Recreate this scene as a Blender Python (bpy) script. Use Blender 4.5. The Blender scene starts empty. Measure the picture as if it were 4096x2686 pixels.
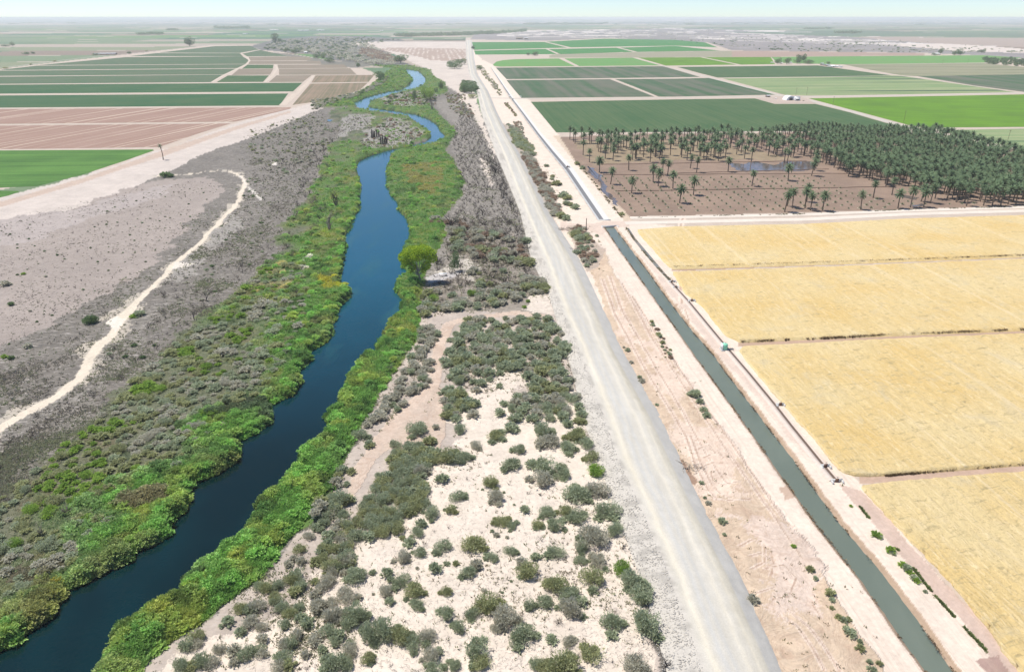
import bpy, math, random
import numpy as np
from mathutils import Vector, Matrix

# ------------------------------------------------------------------ camera, sky, sun
S = bpy.context.scene
COL = S.collection
H = 100.0; F = 2800.0; CX = 2048.0; CY = 1343.0; HOR = 70.0
TH = math.atan((CY - HOR) / F); CT, ST = math.cos(TH), math.sin(TH)
cd = bpy.data.cameras.new("camera"); cam = bpy.data.objects.new("camera", cd); COL.objects.link(cam)
cam.location = (0, 0, H); cam.rotation_euler = (math.pi / 2 - TH, 0, 0)
cd.sensor_width = 36; cd.lens = F / 4096 * 36; cd.clip_start = 0.5; cd.clip_end = 200000
S.camera = cam
SUNV = Vector((-0.42, 0.16, 1.0)).normalized()
SUN_EL = math.asin(SUNV.z); SUN_AZ = math.atan2(SUNV.x, SUNV.y)
w = bpy.data.worlds.new("World"); S.world = w; w.use_nodes = True
nt = w.node_tree; nt.nodes.clear()
sky = nt.nodes.new("ShaderNodeTexSky"); sky.sky_type = 'NISHITA'; sky.sun_disc = False
sky.sun_elevation = SUN_EL; sky.sun_rotation = SUN_AZ; sky.altitude = 1200
sky.air_density = 0.8; sky.dust_density = 0.25; sky.ozone_density = 5.0
bg = nt.nodes.new("ShaderNodeBackground"); bg.inputs[1].default_value = 0.112
wo = nt.nodes.new("ShaderNodeOutputWorld")
nt.links.new(sky.outputs[0], bg.inputs[0]); nt.links.new(bg.outputs[0], wo.inputs[0])
sl = bpy.data.lights.new("sun", 'SUN'); sl.energy = 4.3; sl.angle = math.radians(0.5); sl.color = (1, 0.955, 0.885)
so = bpy.data.objects.new("sun", sl); COL.objects.link(so); so.rotation_euler = SUNV.to_track_quat('Z', 'Y').to_euler()
S.view_settings.view_transform = 'Standard'; S.view_settings.look = 'None'
S.view_settings.exposure = 0.40; S.view_settings.gamma = 1
S.render.engine = 'CYCLES'
S.cycles.max_bounces = 6; S.cycles.diffuse_bounces = 2; S.cycles.glossy_bounces = 2; S.cycles.volume_bounces = 3
S.cycles.transparent_max_bounces = 4

rng = np.random.default_rng(7)
random.seed(7)

# ------------------------------------------------------------------ pixel <-> ground
def W(u, v, z=0.0):
    x = (np.asarray(u, float) - CX) / F; y = (np.asarray(v, float) - CY) / F
    t = (H - z) / (ST + y * CT)
    return x * t, (CT - y * ST) * t
def PX(x, y, z=0.0):
    d = y * CT + (H - z) * ST
    return CX + F * x / d, CY + F * (-y * ST + (H - z) * CT) / d
def wp(pts, z=0.0):
    a = np.array(pts, float); x, y = W(a[:, 0], a[:, 1], z); return np.stack([x, y], 1)
def ppm(v):                                   # pixels of the photograph per metre on the ground at row v
    return F * (ST + (np.asarray(v, float) - CY) / F * CT) / H
# the frames of reference in which outlines were measured
def fr(ox, oy, s):
    return lambda *p: [(ox + a / s, oy + b / s) for a, b in p]
A = fr(0, 0, 1.7); B = fr(1300, 0, 1.7); C = fr(2696, 0, 1.7); D = fr(0, 800, 1.7); E = fr(1300, 800, 1.7); FF = fr(2696, 800, 1.7)
G = fr(0, 1700, 1.583); HH = fr(1300, 1700, 1.583); I = fr(2696, 1700, 1.583); O = fr(0, 0, 1 / 1.721)
Z3 = fr(1800, 600, 3.393); Z5 = fr(2600, 1000, 2.975); Z4 = fr(1100, 100, 2.975); Z2 = fr(1350, 1180, 2.365)

def inpoly(x, y, poly):
    poly = np.asarray(poly, float); n = len(poly)
    out = np.zeros(np.shape(x), bool)
    bb = (x >= poly[:, 0].min()) & (x <= poly[:, 0].max()) & (y >= poly[:, 1].min()) & (y <= poly[:, 1].max())
    xx = x[bb]; yy = y[bb]; r = np.zeros(xx.shape, bool)
    for i in range(n):
        x0, y0 = poly[i]; x1, y1 = poly[(i + 1) % n]
        if y0 == y1: continue
        c = (y0 > yy) != (y1 > yy)
        r ^= c & (xx < (x1 - x0) * (yy - y0) / (y1 - y0) + x0)
    out[bb] = r
    return out
def segdist(x, y, line, closed=True):
    line = np.asarray(line, float); d = np.full(x.shape, 1e9)
    n = len(line)
    for i in range(n if closed else n - 1):
        ax, ay = line[i]; bx, by = line[(i + 1) % n]
        dx, dy = bx - ax, by - ay; L = dx * dx + dy * dy + 1e-9
        t = np.clip(((x - ax) * dx + (y - ay) * dy) / L, 0, 1)
        d = np.minimum(d, (x - ax - t * dx) ** 2 + (y - ay - t * dy) ** 2)
    return np.sqrt(d)
def hash2(ix, iy, seed):
    h = (ix.astype(np.int64) * 374761393 + iy.astype(np.int64) * 668265263 + seed * 1442695041) & 0x7fffffff
    h = ((h ^ (h >> 13)) * 1274126177) & 0x7fffffff
    return ((h ^ (h >> 16)) & 0xffff) / 65535.0
def vn(x, y, scale, seed=0):
    x = x / scale; y = y / scale; ix = np.floor(x); iy = np.floor(y); fx = x - ix; fy = y - iy
    fx = fx * fx * (3 - 2 * fx); fy = fy * fy * (3 - 2 * fy)
    a = hash2(ix, iy, seed); b = hash2(ix + 1, iy, seed); c = hash2(ix, iy + 1, seed); d = hash2(ix + 1, iy + 1, seed)
    return (a * (1 - fx) + b * fx) * (1 - fy) + (c * (1 - fx) + d * fx) * fy
def fbm(x, y, scale, seed=0, o=4):
    r = 0; t = 0; a = 1
    for k in range(o):
        r = r + a * vn(x + 37.1 * k, y - 11.7 * k, scale / 2 ** k, seed + k); t += a; a *= .55
    return r / t
def ss(a, b, x):
    t = np.clip((x - a) / (b - a), 0, 1); return t * t * (3 - 2 * t)

# ------------------------------------------------------------------ traced outlines (photograph pixels)
RIV_L = [(-700, 2990), (-300, 2760), (-120, 2660), (0, 2594), (69, 2575), (79, 2540), (208, 2467), (205, 2420), (253, 2395), (243, 2357), (303, 2344), (379, 2303), (442, 2275),
 (524, 2243), (531, 2205), (632, 2167), (676, 2136), (685, 2079), (739, 2041), (758, 1997), (748, 1965), (790, 1921), (853, 1902), (935, 1851),
 (960, 1820), (947, 1788), (929, 1776), (1011, 1738), (1088, 1690), (1076, 1618), (1170, 1582), (1206, 1524), (1182, 1494), (1247, 1441),
 (1235, 1406), (1294, 1376), (1335, 1335), (1324, 1300), (1347, 1276), (1344, 1238), (1394, 1195), (1406, 1176), (1388, 1153), (1359, 1147),
 (1362, 1094), (1374, 1035), (1388, 982), (1371, 953), (1406, 912), (1412, 876), (1441, 835), (1438, 800), (1441, 724), (1424, 676), (1435, 647),
 (1482, 624), (1553, 602), (1629, 589), (1706, 566), (1726, 547), (1712, 524), (1676, 494), (1629, 465), (1553, 449), (1476, 441), (1441, 433),
 (1412, 421), (1406, 415), (1471, 388), (1547, 368), (1606, 359), (1635, 341), (1653, 318), (1629, 294), (1621, 279), (1582, 274)]
RIV_R = [(1582, 269), (1629, 278), (1676, 285), (1700, 312), (1703, 329), (1688, 344), (1653, 357), (1612, 366), (1535, 389), (1482, 407), (1473, 428),
 (1520, 437), (1594, 447), (1665, 459), (1712, 476), (1753, 503), (1759, 521), (1782, 547), (1759, 568), (1706, 580), (1635, 595), (1582, 607), (1559, 624),
 (1559, 647), (1547, 676), (1547, 741), (1565, 782), (1594, 815), (1594, 841), (1624, 871), (1641, 918), (1638, 971), (1612, 1000), (1612, 1071),
 (1641, 1094), (1588, 1124), (1582, 1165), (1618, 1206), (1600, 1235), (1612, 1265), (1553, 1294), (1565, 1306), (1535, 1335), (1553, 1350),
 (1503, 1382), (1512, 1412), (1447, 1429), (1441, 1465), (1394, 1512), (1394, 1547), (1359, 1600), (1365, 1629), (1306, 1665), (1327, 1732),
 (1200, 1820), (1219, 1845), (1162, 1902), (1128, 1965), (1030, 2022), (1036, 2054), (998, 2111), (998, 2149), (884, 2205), (872, 2237), (802, 2269),
 (739, 2338), (739, 2382), (594, 2452), (569, 2490), (474, 2527), (455, 2603), (411, 2685), (340, 2800), (150, 3050)]
ZR = -0.9
RIVW = wp(RIV_L + RIV_R, ZR)
RIVP = np.stack(PX(RIVW[:, 0], RIVW[:, 1]), 1)
CAN_L = [(2418, 909), (2476, 994), (2553, 1102), (2600, 1168), (2684, 1286), (2734, 1356), (2835, 1497), (2984, 1700), (3138, 1921), (3252, 2079), (3441, 2319), (3580, 2521), (3700, 2685), (4010, 3100)]
CAN_R = [(2456, 909), (2521, 994), (2600, 1097), (2667, 1192), (2768, 1323), (2852, 1417), (2909, 1497), (3066, 1700), (3201, 1877), (3328, 2054), (3486, 2243), (3644, 2445), (3814, 2685), (4130, 3100)]
ZC = -0.7
CANW = wp(CAN_L + CAN_R[::-1], ZC); CANP = np.stack(PX(CANW[:, 0], CANW[:, 1]), 1)
LIN_L = [(2396, 880), (2258, 675), (2196, 600), (2142, 529), (2083, 447), (2042, 391), (1990, 312), (1962, 268)]
LIN_R = [(2433, 878), (2290, 675), (2222, 600), (2161, 529), (2098, 447), (2053, 391), (1997, 312), (1966, 268)]
TOE_L = [(1862, 160), (1865, 235), (1876, 294), (1906, 365), (1924, 447), (1953, 529), (1985, 618), (2035, 735), (2082, 853), (2124, 1035), (2194, 1176), (2241, 1329), (2294, 1506), (2324, 1653), (2387, 1826), (2475, 2079), (2570, 2332), (2658, 2648), (2780, 3100)]
TOP_L = [(1869, 158), (1871, 235), (1882, 294), (1918, 365), (1941, 447), (1976, 529), (2015, 618), (2059, 735), (2106, 853), (2182, 1035), (2225, 1150), (2271, 1271), (2326, 1388), (2371, 1506), (2429, 1653), (2488, 1826), (2608, 2079), (2700, 2300), (2845, 2686), (3010, 3100)]
TOP_R = [(1883, 156), (1891, 235), (1901, 294), (1945, 365), (1977, 447), (2016, 529), (2066, 618), (2124, 735), (2176, 853), (2282, 1035), (2335, 1150), (2390, 1271), (2441, 1388), (2506, 1506), (2588, 1653), (2668, 1826), (2790, 2079), (2905, 2300), (3075, 2686), (3290, 3100)]
TOE_R = [(1888, 156), (1898, 235), (1909, 294), (1954, 365), (1988, 447), (2030, 529), (2082, 618), (2143, 735), (2200, 853), (2320, 1035), (2375, 1150), (2432, 1271), (2487, 1388), (2552, 1506), (2640, 1653), (2722, 1826), (2845, 2079), (2965, 2300), (3135, 2686), (3360, 3100)]
GREEN_L = [(-400, 2150), (0, 1962), (103, 1876), (241, 1790), (344, 1687), (413, 1618), (534, 1497), (688, 1360), (826, 1274), (964, 1136), (1050, 1067), (1101, 1015), (1119, 912), (1188, 843), (1239, 774), (1274, 688), (1317, 585), (1377, 516), (1308, 465), (1330, 440), (1403, 430),
 (1480, 440), (1640, 470), (1740, 540), (1600, 600), (1500, 640), (1500, 800), (1500, 1000), (1480, 1150), (1440, 1300), (1300, 1500), (1100, 1750), (800, 2050), (600, 2300), (300, 2450), (0, 2650), (-300, 2800), (-700, 2990), (-900, 2700)]
GREEN_RE = [(430, 2850), (550, 2690), (632, 2597), (790, 2490), (935, 2382), (1049, 2294), (1105, 2205), (1175, 2130), (1263, 2016), (1327, 1934), (1377, 1839), (1441, 1700), (1494, 1612), (1559, 1506), (1618, 1435), (1665, 1353), (1682, 1271), (1682, 1176), (1700, 1080), (1760, 980), (1782, 935), (1771, 860), (1788, 847), (1847, 782), (1853, 718), (1818, 647), (1782, 600), (1829, 529), (1759, 459), (1735, 429), (1700, 400), (1790, 370), (1780, 330), (1730, 300), (1725, 280), (1640, 262), (1590, 262)]
GREEN_R = GREEN_RE + [(1640, 290), (1680, 320), (1600, 362), (1480, 400), (1440, 425), (1600, 455), (1720, 500), (1750, 545), (1600, 598), (1520, 640), (1500, 900), (1500, 1150), (1400, 1350), (1250, 1600), (1000, 1900), (700, 2250), (400, 2500), (200, 2690), (100, 2850)]
GREEN_U = [(1290, 428), (1400, 384), (1480, 345), (1530, 300), (1570, 275), (1480, 262), (1600, 262), (1660, 300), (1650, 350), (1560, 375), (1420, 428)]
ISLE = [(1440, 575), (1470, 520), (1560, 470), (1640, 490), (1690, 535), (1650, 575), (1560, 594), (1480, 600)]
ISLE2 = [(1520, 395), (1600, 372), (1700, 365), (1760, 385), (1740, 420), (1640, 425), (1540, 420)]
ISLE3 = [(1330, 520), (1400, 460), (1500, 455), (1480, 500), (1400, 530), (1340, 560)]
TRACK = [(600, 705), (700, 698), (800, 690), (871, 680), (918, 684), (965, 703), (981, 735), (966, 776), (941, 824), (871, 895), (794, 971), (706, 1047), (635, 1118), (559, 1200), (488, 1265), (424, 1353), (353, 1435), (324, 1500), (253, 1565), (165, 1618), (24, 1700), (-250, 1830)]
TRACKW = [5, 6, 7, 9, 13, 17, 20, 20, 20, 23, 24, 26, 26, 30, 48, 44, 44, 46, 50, 52, 56, 60]
PTRACK = [(2200, 1262), (2060, 1245), (1960, 1262), (1880, 1270), (1800, 1290), (1770, 1350), (1745, 1430), (1745, 1520), (1700, 1580), (1620, 1660), (1560, 1720), (1500, 1800), (1440, 1900), (1400, 1990)]
PTRACKW = [36, 40, 44, 50, 50, 44, 40, 44, 90, 120, 95, 70, 52, 30]

# ------------------------------------------------------------------ materials
MATS = {}
def newmat(name):
    m = bpy.data.materials.new(name); m.use_nodes = True; n = m.node_tree.nodes; b = n['Principled BSDF']
    b.inputs['Roughness'].default_value = .9
    b.inputs['Specular IOR Level'].default_value = .15
    return m, n, m.node_tree.links, b
def mth(n, l, op, a, b=None):
    k = n.new('ShaderNodeMath'); k.operation = op
    for i, q in enumerate((a, b)):
        if q is None: continue
        if isinstance(q, (int, float)): k.inputs[i].default_value = q
        else: l.new(q, k.inputs[i])
    return k.outputs[0]
def noise(n, l, vec, scale, detail=3, rough=.55, dist=0):
    k = n.new('ShaderNodeTexNoise'); k.inputs['Scale'].default_value = scale; k.inputs['Detail'].default_value = detail
    k.inputs['Roughness'].default_value = rough; k.inputs['Distortion'].default_value = dist
    l.new(vec, k.inputs['Vector']); return k.outputs['Fac']
def mapping(n, l, vec, rot=0, sc=(1, 1, 1)):
    # rotate so that local x runs along angle rot, then scale
    r = n.new('ShaderNodeVectorRotate'); r.rotation_type = 'Z_AXIS'; r.inputs['Angle'].default_value = -rot; l.new(vec, r.inputs['Vector'])
    k = n.new('ShaderNodeMapping'); k.inputs['Scale'].default_value = sc; l.new(r.outputs[0], k.inputs[0]); return k.outputs[0]
def ramp(n, l, fac, a, b, lo=0.0, hi=1.0):
    k = n.new('ShaderNodeMapRange'); k.inputs['From Min'].default_value = a; k.inputs['From Max'].default_value = b
    k.inputs['To Min'].default_value = lo; k.inputs['To Max'].default_value = hi; k.clamp = True
    l.new(fac, k.inputs['Value']); return k.outputs[0]
def mix(n, l, fac, a, b, mode='MIX'):
    k = n.new('ShaderNodeMix'); k.data_type = 'RGBA'; k.blend_type = mode
    for s, q in ((k.inputs[0], fac), (k.inputs[6], a), (k.inputs[7], b)):
        if isinstance(q, (int, float)): s.default_value = q
        elif isinstance(q, tuple): s.default_value = (*q, 1)
        else: l.new(q, s)
    return k.outputs[2]
def wpos(n):
    return n.new('ShaderNodeNewGeometry').outputs['Position']
def bump(n, l, bs, h, strength=.5, dist=.1):
    k = n.new('ShaderNodeBump'); k.inputs['Strength'].default_value = strength; k.inputs['Distance'].default_value = dist
    l.new(h, k.inputs['Height']); l.new(k.outputs[0], bs.inputs['Normal'])
def scaled(n, l, col, f):
    k = n.new('ShaderNodeVectorMath'); k.operation = 'SCALE'; l.new(col, k.inputs[0])
    if isinstance(f, float): k.inputs[3].default_value = f
    else: l.new(f, k.inputs[3])
    return k.outputs[0]

RUT_ANG = math.atan2(*(lambda a: (a[1][1] - a[0][1], a[1][0] - a[0][0]))(wp([(2476, 994), (3441, 2319)], -.7)))
def mat_ground():
    m, n, l, b = newmat('ground'); p = wpos(n)
    a = n.new('ShaderNodeAttribute'); a.attribute_name = 'col'
    z = n.new('ShaderNodeAttribute'); z.attribute_name = 'ash'
    q = n.new('ShaderNodeAttribute'); q.attribute_name = 'dirt'
    rt = n.new('ShaderNodeAttribute'); rt.attribute_name = 'rut'
    n1 = noise(n, l, p, .9, 5, .7); n2 = noise(n, l, p, .16, 4, .6)
    v = mth(n, l, 'ADD', ramp(n, l, n1, .25, .75, .84, 1.14), ramp(n, l, n2, .3, .7, -.08, .08))
    c = scaled(n, l, a.outputs['Color'], v)
    st = noise(n, l, mapping(n, l, p, .1, (.35, 1.3, 1)), 1.0, 5, .7, .8)
    pale = mth(n, l, 'MULTIPLY', ramp(n, l, st, .54, .64), mth(n, l, 'MULTIPLY', z.outputs['Fac'], .85))
    dark = mth(n, l, 'MULTIPLY', ramp(n, l, st, .5, .36), mth(n, l, 'MULTIPLY', z.outputs['Fac'], .6))
    c = mix(n, l, pale, c, (.44, .40, .365)); c = mix(n, l, dark, c, (.075, .07, .07))
    ru = noise(n, l, mapping(n, l, p, RUT_ANG, (.02, 1.6, 1)), 1.0, 4, .7)
    c = mix(n, l, mth(n, l, 'MULTIPLY', ramp(n, l, ru, .52, .68), mth(n, l, 'MULTIPLY', rt.outputs['Fac'], .45)), c, (.44, .33, .255))
    pa = noise(n, l, p, .22, 5, .7, 1.0)
    c = mix(n, l, mth(n, l, 'MULTIPLY', ramp(n, l, pa, .5, .66), mth(n, l, 'MULTIPLY', q.outputs['Fac'], .6)), c, (.41, .28, .2))
    wv = n.new('ShaderNodeTexNoise'); wv.inputs['Scale'].default_value = .07; l.new(p, wv.inputs['Vector'])
    sw = noise(n, l, mapping(n, l, mix(n, l, .22, p, scaled(n, l, wv.outputs['Color'], 110.0)), 1.1, (.16, 1.5, 1)), 1.1, 6, .7, 1.0)
    dk = mth(n, l, 'MULTIPLY', ramp(n, l, sw, .5, .36), q.outputs['Fac'])
    c = mix(n, l, mth(n, l, 'MULTIPLY', dk, .4), c, (.36, .235, .165)); 
    lt = mth(n, l, 'MULTIPLY', ramp(n, l, sw, .56, .7), q.outputs['Fac'])
    c = mix(n, l, mth(n, l, 'MULTIPLY', lt, .4), c, (.66, .53, .42))
    l.new(c, b.inputs['Base Color'])
    bump(n, l, b, mth(n, l, 'ADD', n1, mth(n, l, 'MULTIPLY', sw, mth(n, l, 'MULTIPLY', q.outputs['Fac'], 2.5))), .7, .25)
    return m
def mat_col(name, rough=.9, nz=.25, sc=3., bd=.0, trans=0):
    m, n, l, b = newmat(name); p = wpos(n)
    a = n.new('ShaderNodeAttribute'); a.attribute_name = 'col'
    n1 = noise(n, l, p, sc, 4, .65)
    cc = scaled(n, l, a.outputs['Color'], ramp(n, l, n1, .25, .75, 1 - nz, 1 + nz)); l.new(cc, b.inputs['Base Color'])
    b.inputs['Roughness'].default_value = rough
    if bd: bump(n, l, b, n1, .8, bd)
    if trans: translucent(m, n, l, b, cc, trans)
    return m
def mat_field(name, c1, c2, ang, period, k=.5, c3=None, fine=0.35, mott=.25, bd=0):
    """c1 ground between rows, c2 crop; rows run along ang"""
    m, n, l, b = newmat(name); p = wpos(n)
    mp = mapping(n, l, p, ang, (.004, 1, 1))
    big = noise(n, l, mapping(n, l, p, ang, (.002, 1 / period, 1)), 1.0, 1, .5)
    fn = noise(n, l, mapping(n, l, p, ang, (.02, 1, 1)), fine, 3, .7)
    mo = noise(n, l, p, .018, 4, .6); gr = noise(n, l, p, .5, 4, .75)
    f = mth(n, l, 'ADD', mth(n, l, 'MULTIPLY', ramp(n, l, big, .35, .65), k), mth(n, l, 'MULTIPLY', ramp(n, l, fn, .35, .65), 1 - k))
    f = mth(n, l, 'ADD', f, ramp(n, l, mo, .3, .7, -mott, mott))
    c = mix(n, l, ramp(n, l, f, .1, .95), c1, c2)
    if c3: c = mix(n, l, ramp(n, l, big, .6, .68), c, c3)
    c = scaled(n, l, c, ramp(n, l, gr, .25, .75, .86, 1.14))
    l.new(c, b.inputs['Base Color']); b.inputs['Roughness'].default_value = 1
    b.inputs['Specular IOR Level'].default_value = .05
    if bd: bump(n, l, b, gr, .8, bd)
    return m
def translucent(m, n, l, b, col, f):
    t = n.new('ShaderNodeBsdfTranslucent'); l.new(col, t.inputs[0]); x = n.new('ShaderNodeMixShader'); x.inputs[0].default_value = f
    l.new(b.outputs[0], x.inputs[1]); l.new(t.outputs[0], x.inputs[2]); l.new(x.outputs[0], n['Material Output'].inputs['Surface'])
def mat_leaf(name, c1, c2, rv=.25, tr=0.0):
    m, n, l, b = newmat(name)
    a = n.new('ShaderNodeAttribute'); a.attribute_name = 'tint'
    o = n.new('ShaderNodeObjectInfo')
    t = mth(n, l, 'ADD', a.outputs['Fac'], ramp(n, l, o.outputs['Random'], 0, 1, -rv, rv))
    k = n.new('ShaderNodeClamp'); l.new(t, k.inputs[0])
    cc = mix(n, l, k.outputs[0], c1, c2); l.new(cc, b.inputs['Base Color']); b.inputs['Roughness'].default_value = .75
    if tr: translucent(m, n, l, b, cc, tr)
    b.inputs['Specular IOR Level'].default_value = .2
    return m
def mat_flat(name, c, rough=.7, nz=.1, sc=2., metal=0):
    m, n, l, b = newmat(name); n1 = noise(n, l, wpos(n), sc, 4, .6)
    l.new(mix(n, l, ramp(n, l, n1, .3, .7), tuple(x * (1 - nz) for x in c), tuple(min(1, x * (1 + nz)) for x in c)), b.inputs['Base Color'])
    b.inputs['Roughness'].default_value = rough; b.inputs['Metallic'].default_value = metal
    return m
def mat_water(name, c1, c2, rough=.08, bs=.35, scale=1.2, patch=.03, spec=.5):
    m, n, l, b = newmat(name); p = wpos(n)
    f = noise(n, l, mapping(n, l, p, 1.2, (.5, 1, 1)), patch, 4, .6, .5)
    l.new(mix(n, l, ramp(n, l, f, .42, .62), c1, c2), b.inputs['Base Color'])
    b.inputs['Roughness'].default_value = rough; b.inputs['IOR'].default_value = 1.33; b.inputs['Specular IOR Level'].default_value = spec
    h = noise(n, l, mapping(n, l, p, .3, (.6, 1.2, 1)), scale, 3, .6)
    bump(n, l, b, h, bs, .12)
    return m

# ------------------------------------------------------------------ mesh helpers
def tagit(o, label=None, cat=None, group=None, kind=None):
    if label: o['label'] = label
    if cat: o['category'] = cat
    if group: o['group'] = group
    if kind: o['kind'] = kind
    return o
def mesh(name, V, Q, mat, col=None, tint=None, smooth=False, extra=None):
    V = np.asarray(V, np.float32); Q = np.asarray(Q, np.int32)
    me = bpy.data.meshes.new(name); nv, nf, k = len(V), len(Q), Q.shape[1]
    me.vertices.add(nv); me.vertices.foreach_set('co', V.ravel())
    me.loops.add(nf * k); me.loops.foreach_set('vertex_index', Q.ravel())
    me.polygons.add(nf); me.polygons.foreach_set('loop_start', np.arange(0, nf * k, k, dtype=np.int32))
    me.update(calc_edges=True)
    if smooth: me.polygons.foreach_set('use_smooth', np.ones(nf, bool))
    if col is not None:
        at = me.attributes.new('col', 'FLOAT_COLOR', 'POINT'); c = np.ones((nv, 4), np.float32); c[:, :3] = col; at.data.foreach_set('color', c.ravel())
    if tint is not None:
        at = me.attributes.new('tint', 'FLOAT', 'POINT'); at.data.foreach_set('value', np.asarray(tint, np.float32))
    for kx, a in (extra or {}).items():
        at = me.attributes.new(kx, 'FLOAT', 'POINT'); at.data.foreach_set('value', np.asarray(a, np.float32))
    me.materials.append(mat); me.update(); return me
def link(name, me, parent=None, loc=(0, 0, 0)):
    o = bpy.data.objects.new(name, me); COL.objects.link(o); o.location = loc
    if parent: o.parent = parent
    return o
def empty(name, loc, rz=0, sc=1):
    o = bpy.data.objects.new(name, None); COL.objects.link(o); o.location = loc; o.rotation_euler = (0, 0, rz); o.empty_display_size = .2
    o.scale = (sc, sc, sc) if not isinstance(sc, tuple) else sc; return o
class MB:
    def __init__(s): s.V = []; s.Q = []; s.T = []; s.n = 0
    def add(s, V, Q, t=0.5):
        V = np.asarray(V, float); s.V.append(V); s.Q.append(np.asarray(Q, int) + s.n); s.n += len(V)
        s.T.append(np.full(len(V), t) if np.isscalar(t) else np.asarray(t)); return s
    def box(s, x0, x1, y0, y1, z0, z1, t=.5):
        V = [(x, y, z) for z in (z0, z1) for x, y in ((x0, y0), (x1, y0), (x1, y1), (x0, y1))]
        return s.add(V, [(0, 3, 2, 1), (4, 5, 6, 7), (0, 1, 5, 4), (1, 2, 6, 5), (2, 3, 7, 6), (3, 0, 4, 7)], t)
    def tube(s, pts, rad, k=5, t=.5):
        pts = np.asarray(pts, float); n = len(pts); rad = np.broadcast_to(rad, (n,))
        d = np.gradient(pts, axis=0); d /= np.linalg.norm(d, axis=1)[:, None] + 1e-9
        up = np.where(np.abs(d[:, 2:3]) > .9, [[1., 0, 0]], [[0, 0, 1.]])
        a = np.cross(d, up); a /= np.linalg.norm(a, axis=1)[:, None] + 1e-9; b = np.cross(d, a)
        th = np.arange(k) * 2 * math.pi / k
        V = (pts[:, None] + (a[:, None] * np.cos(th)[None, :, None] + b[:, None] * np.sin(th)[None, :, None]) * rad[:, None, None]).reshape(-1, 3)
        Q = [(i * k + j, i * k + (j + 1) % k, (i + 1) * k + (j + 1) % k, (i + 1) * k + j) for i in range(n - 1) for j in range(k)]
        s.add(V, Q, t)
        if k == 4: s.Q[-1] = np.vstack([s.Q[-1], np.array([[(n - 1) * 4 + j for j in range(4)]]) + s.n - len(V)])
        return s
    def arr(s): return np.vstack(s.V), np.vstack(s.Q), np.concatenate(s.T)
    def mesh(s, name, mat, smooth=False):
        V, Q, T = s.arr(); return mesh(name, V, Q, mat, tint=T, smooth=smooth)
def leaves(P, Dn, length, width, tint, r):
    """one quad per point P pointing along Dn"""
    n = len(P); Dn = Dn / (np.linalg.norm(Dn, axis=1)[:, None] + 1e-9)
    sd = np.cross(Dn, r.normal(size=(n, 3))); sd /= np.linalg.norm(sd, axis=1)[:, None] + 1e-9
    L = (np.broadcast_to(length, (n,)))[:, None]; Wd = (np.broadcast_to(width, (n,)))[:, None] * .5
    V = np.stack([P - sd * Wd * .6, P + sd * Wd * .6, P + Dn * L + sd * Wd, P + Dn * L - sd * Wd], 1).reshape(-1, 3)
    return V, np.arange(4 * n).reshape(-1, 4), np.repeat(tint, 4)
def crown(lobes, n, leaf, r, up=.5, zmin=.0):
    """leaf quads over and inside a set of ellipsoid lobes (x,y,z,rx,ry,rz)"""
    L = np.array(lobes, float); wgt = (L[:, 3] * L[:, 4] + L[:, 5] ** 2); wgt /= wgt.sum()
    i = r.choice(len(L), n, p=wgt); d = r.normal(size=(n, 3)); d /= np.linalg.norm(d, axis=1)[:, None]
    rad = .62 + .45 * r.random(n) ** .6
    P = L[i, :3] + d * L[i, 3:6] * rad[:, None]
    lt = r.random(len(L))
    k = P[:, 2] > zmin; P, d, i = P[k], d[k], i[k]
    dn = d * .8 + r.normal(size=d.shape) * .6 + np.array([0, 0, up])
    t = .35 * lt[i] + .65 * r.random(len(P))
    return leaves(P, dn, leaf * (0.7 + .8 * r.random(len(P))), leaf * .6, t, r)
def bush_proto(seed, n=700, leaf=.16, nl=9):
    r = np.random.default_rng(seed); lobes = []
    for k in range(nl):
        a = r.random() * 6.283; q = .15 + .5 * r.random() ** .7; s = .26 + .2 * r.random()
        lobes.append((q * math.cos(a), q * math.sin(a), .3 + .42 * r.random() * (1.15 - q), s, s, s * (.8 + .5 * r.random())))
    f = MB(); f.add(*crown(lobes, n, leaf, r, .9, .03))
    for k in range(34):     # ragged shoots that stick out of the outline
        a = r.random() * 6.283; e = r.uniform(.3, 1.3); d = np.array([math.cos(a) * math.cos(e), math.sin(a) * math.cos(e), math.sin(e)]); m_ = 10
        P = np.array([.1, .1, .2]) * 0 + d * (r.uniform(.55, 1.15, (m_, 1))) + r.normal(size=(m_, 3)) * .04 + np.array([0, 0, .1])
        f.add(*leaves(P, d + r.normal(size=(m_, 3)) * .4, leaf * 1.1, leaf * .5, r.uniform(.4, 1, m_), r))
    s = MB()
    for (x, y, z, *_) in lobes:
        s.tube([(x * .12, y * .12, -.1), (x * .5, y * .5, z * .6), (x * 1.05, y * 1.05, z + .22)], [.02, .013, .006], 3)
    for k in range(8):
        a = r.random() * 6.283; s.tube([(0, 0, -.05), (.5 * math.cos(a), .5 * math.sin(a), .22), (.95 * math.cos(a), .95 * math.sin(a), .3 * r.random() + .1)], [.018, .011, .005], 3)
    return f, s
def branch(mb, r, p, d, L, rad, depth, k=3, spread=.7, up=.15):
    pts = [p]; d = d / np.linalg.norm(d)
    for i in range(3):
        d = d + r.normal(size=3) * .18 + np.array([0, 0, up * .3]); d /= np.linalg.norm(d); pts.append(pts[-1] + d * L / 3)
    mb.tube(pts, np.linspace(rad, rad * .55, 4), k, r.random())
    if depth > 0:
        for i in range(r.integers(2, 4)):
            q = pts[1 + int(r.integers(0, 3))]
            branch(mb, r, q, d + r.normal(size=3) * spread, L * (.55 + .25 * r.random()), rad * .5, depth - 1, k, spread, up)
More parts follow.
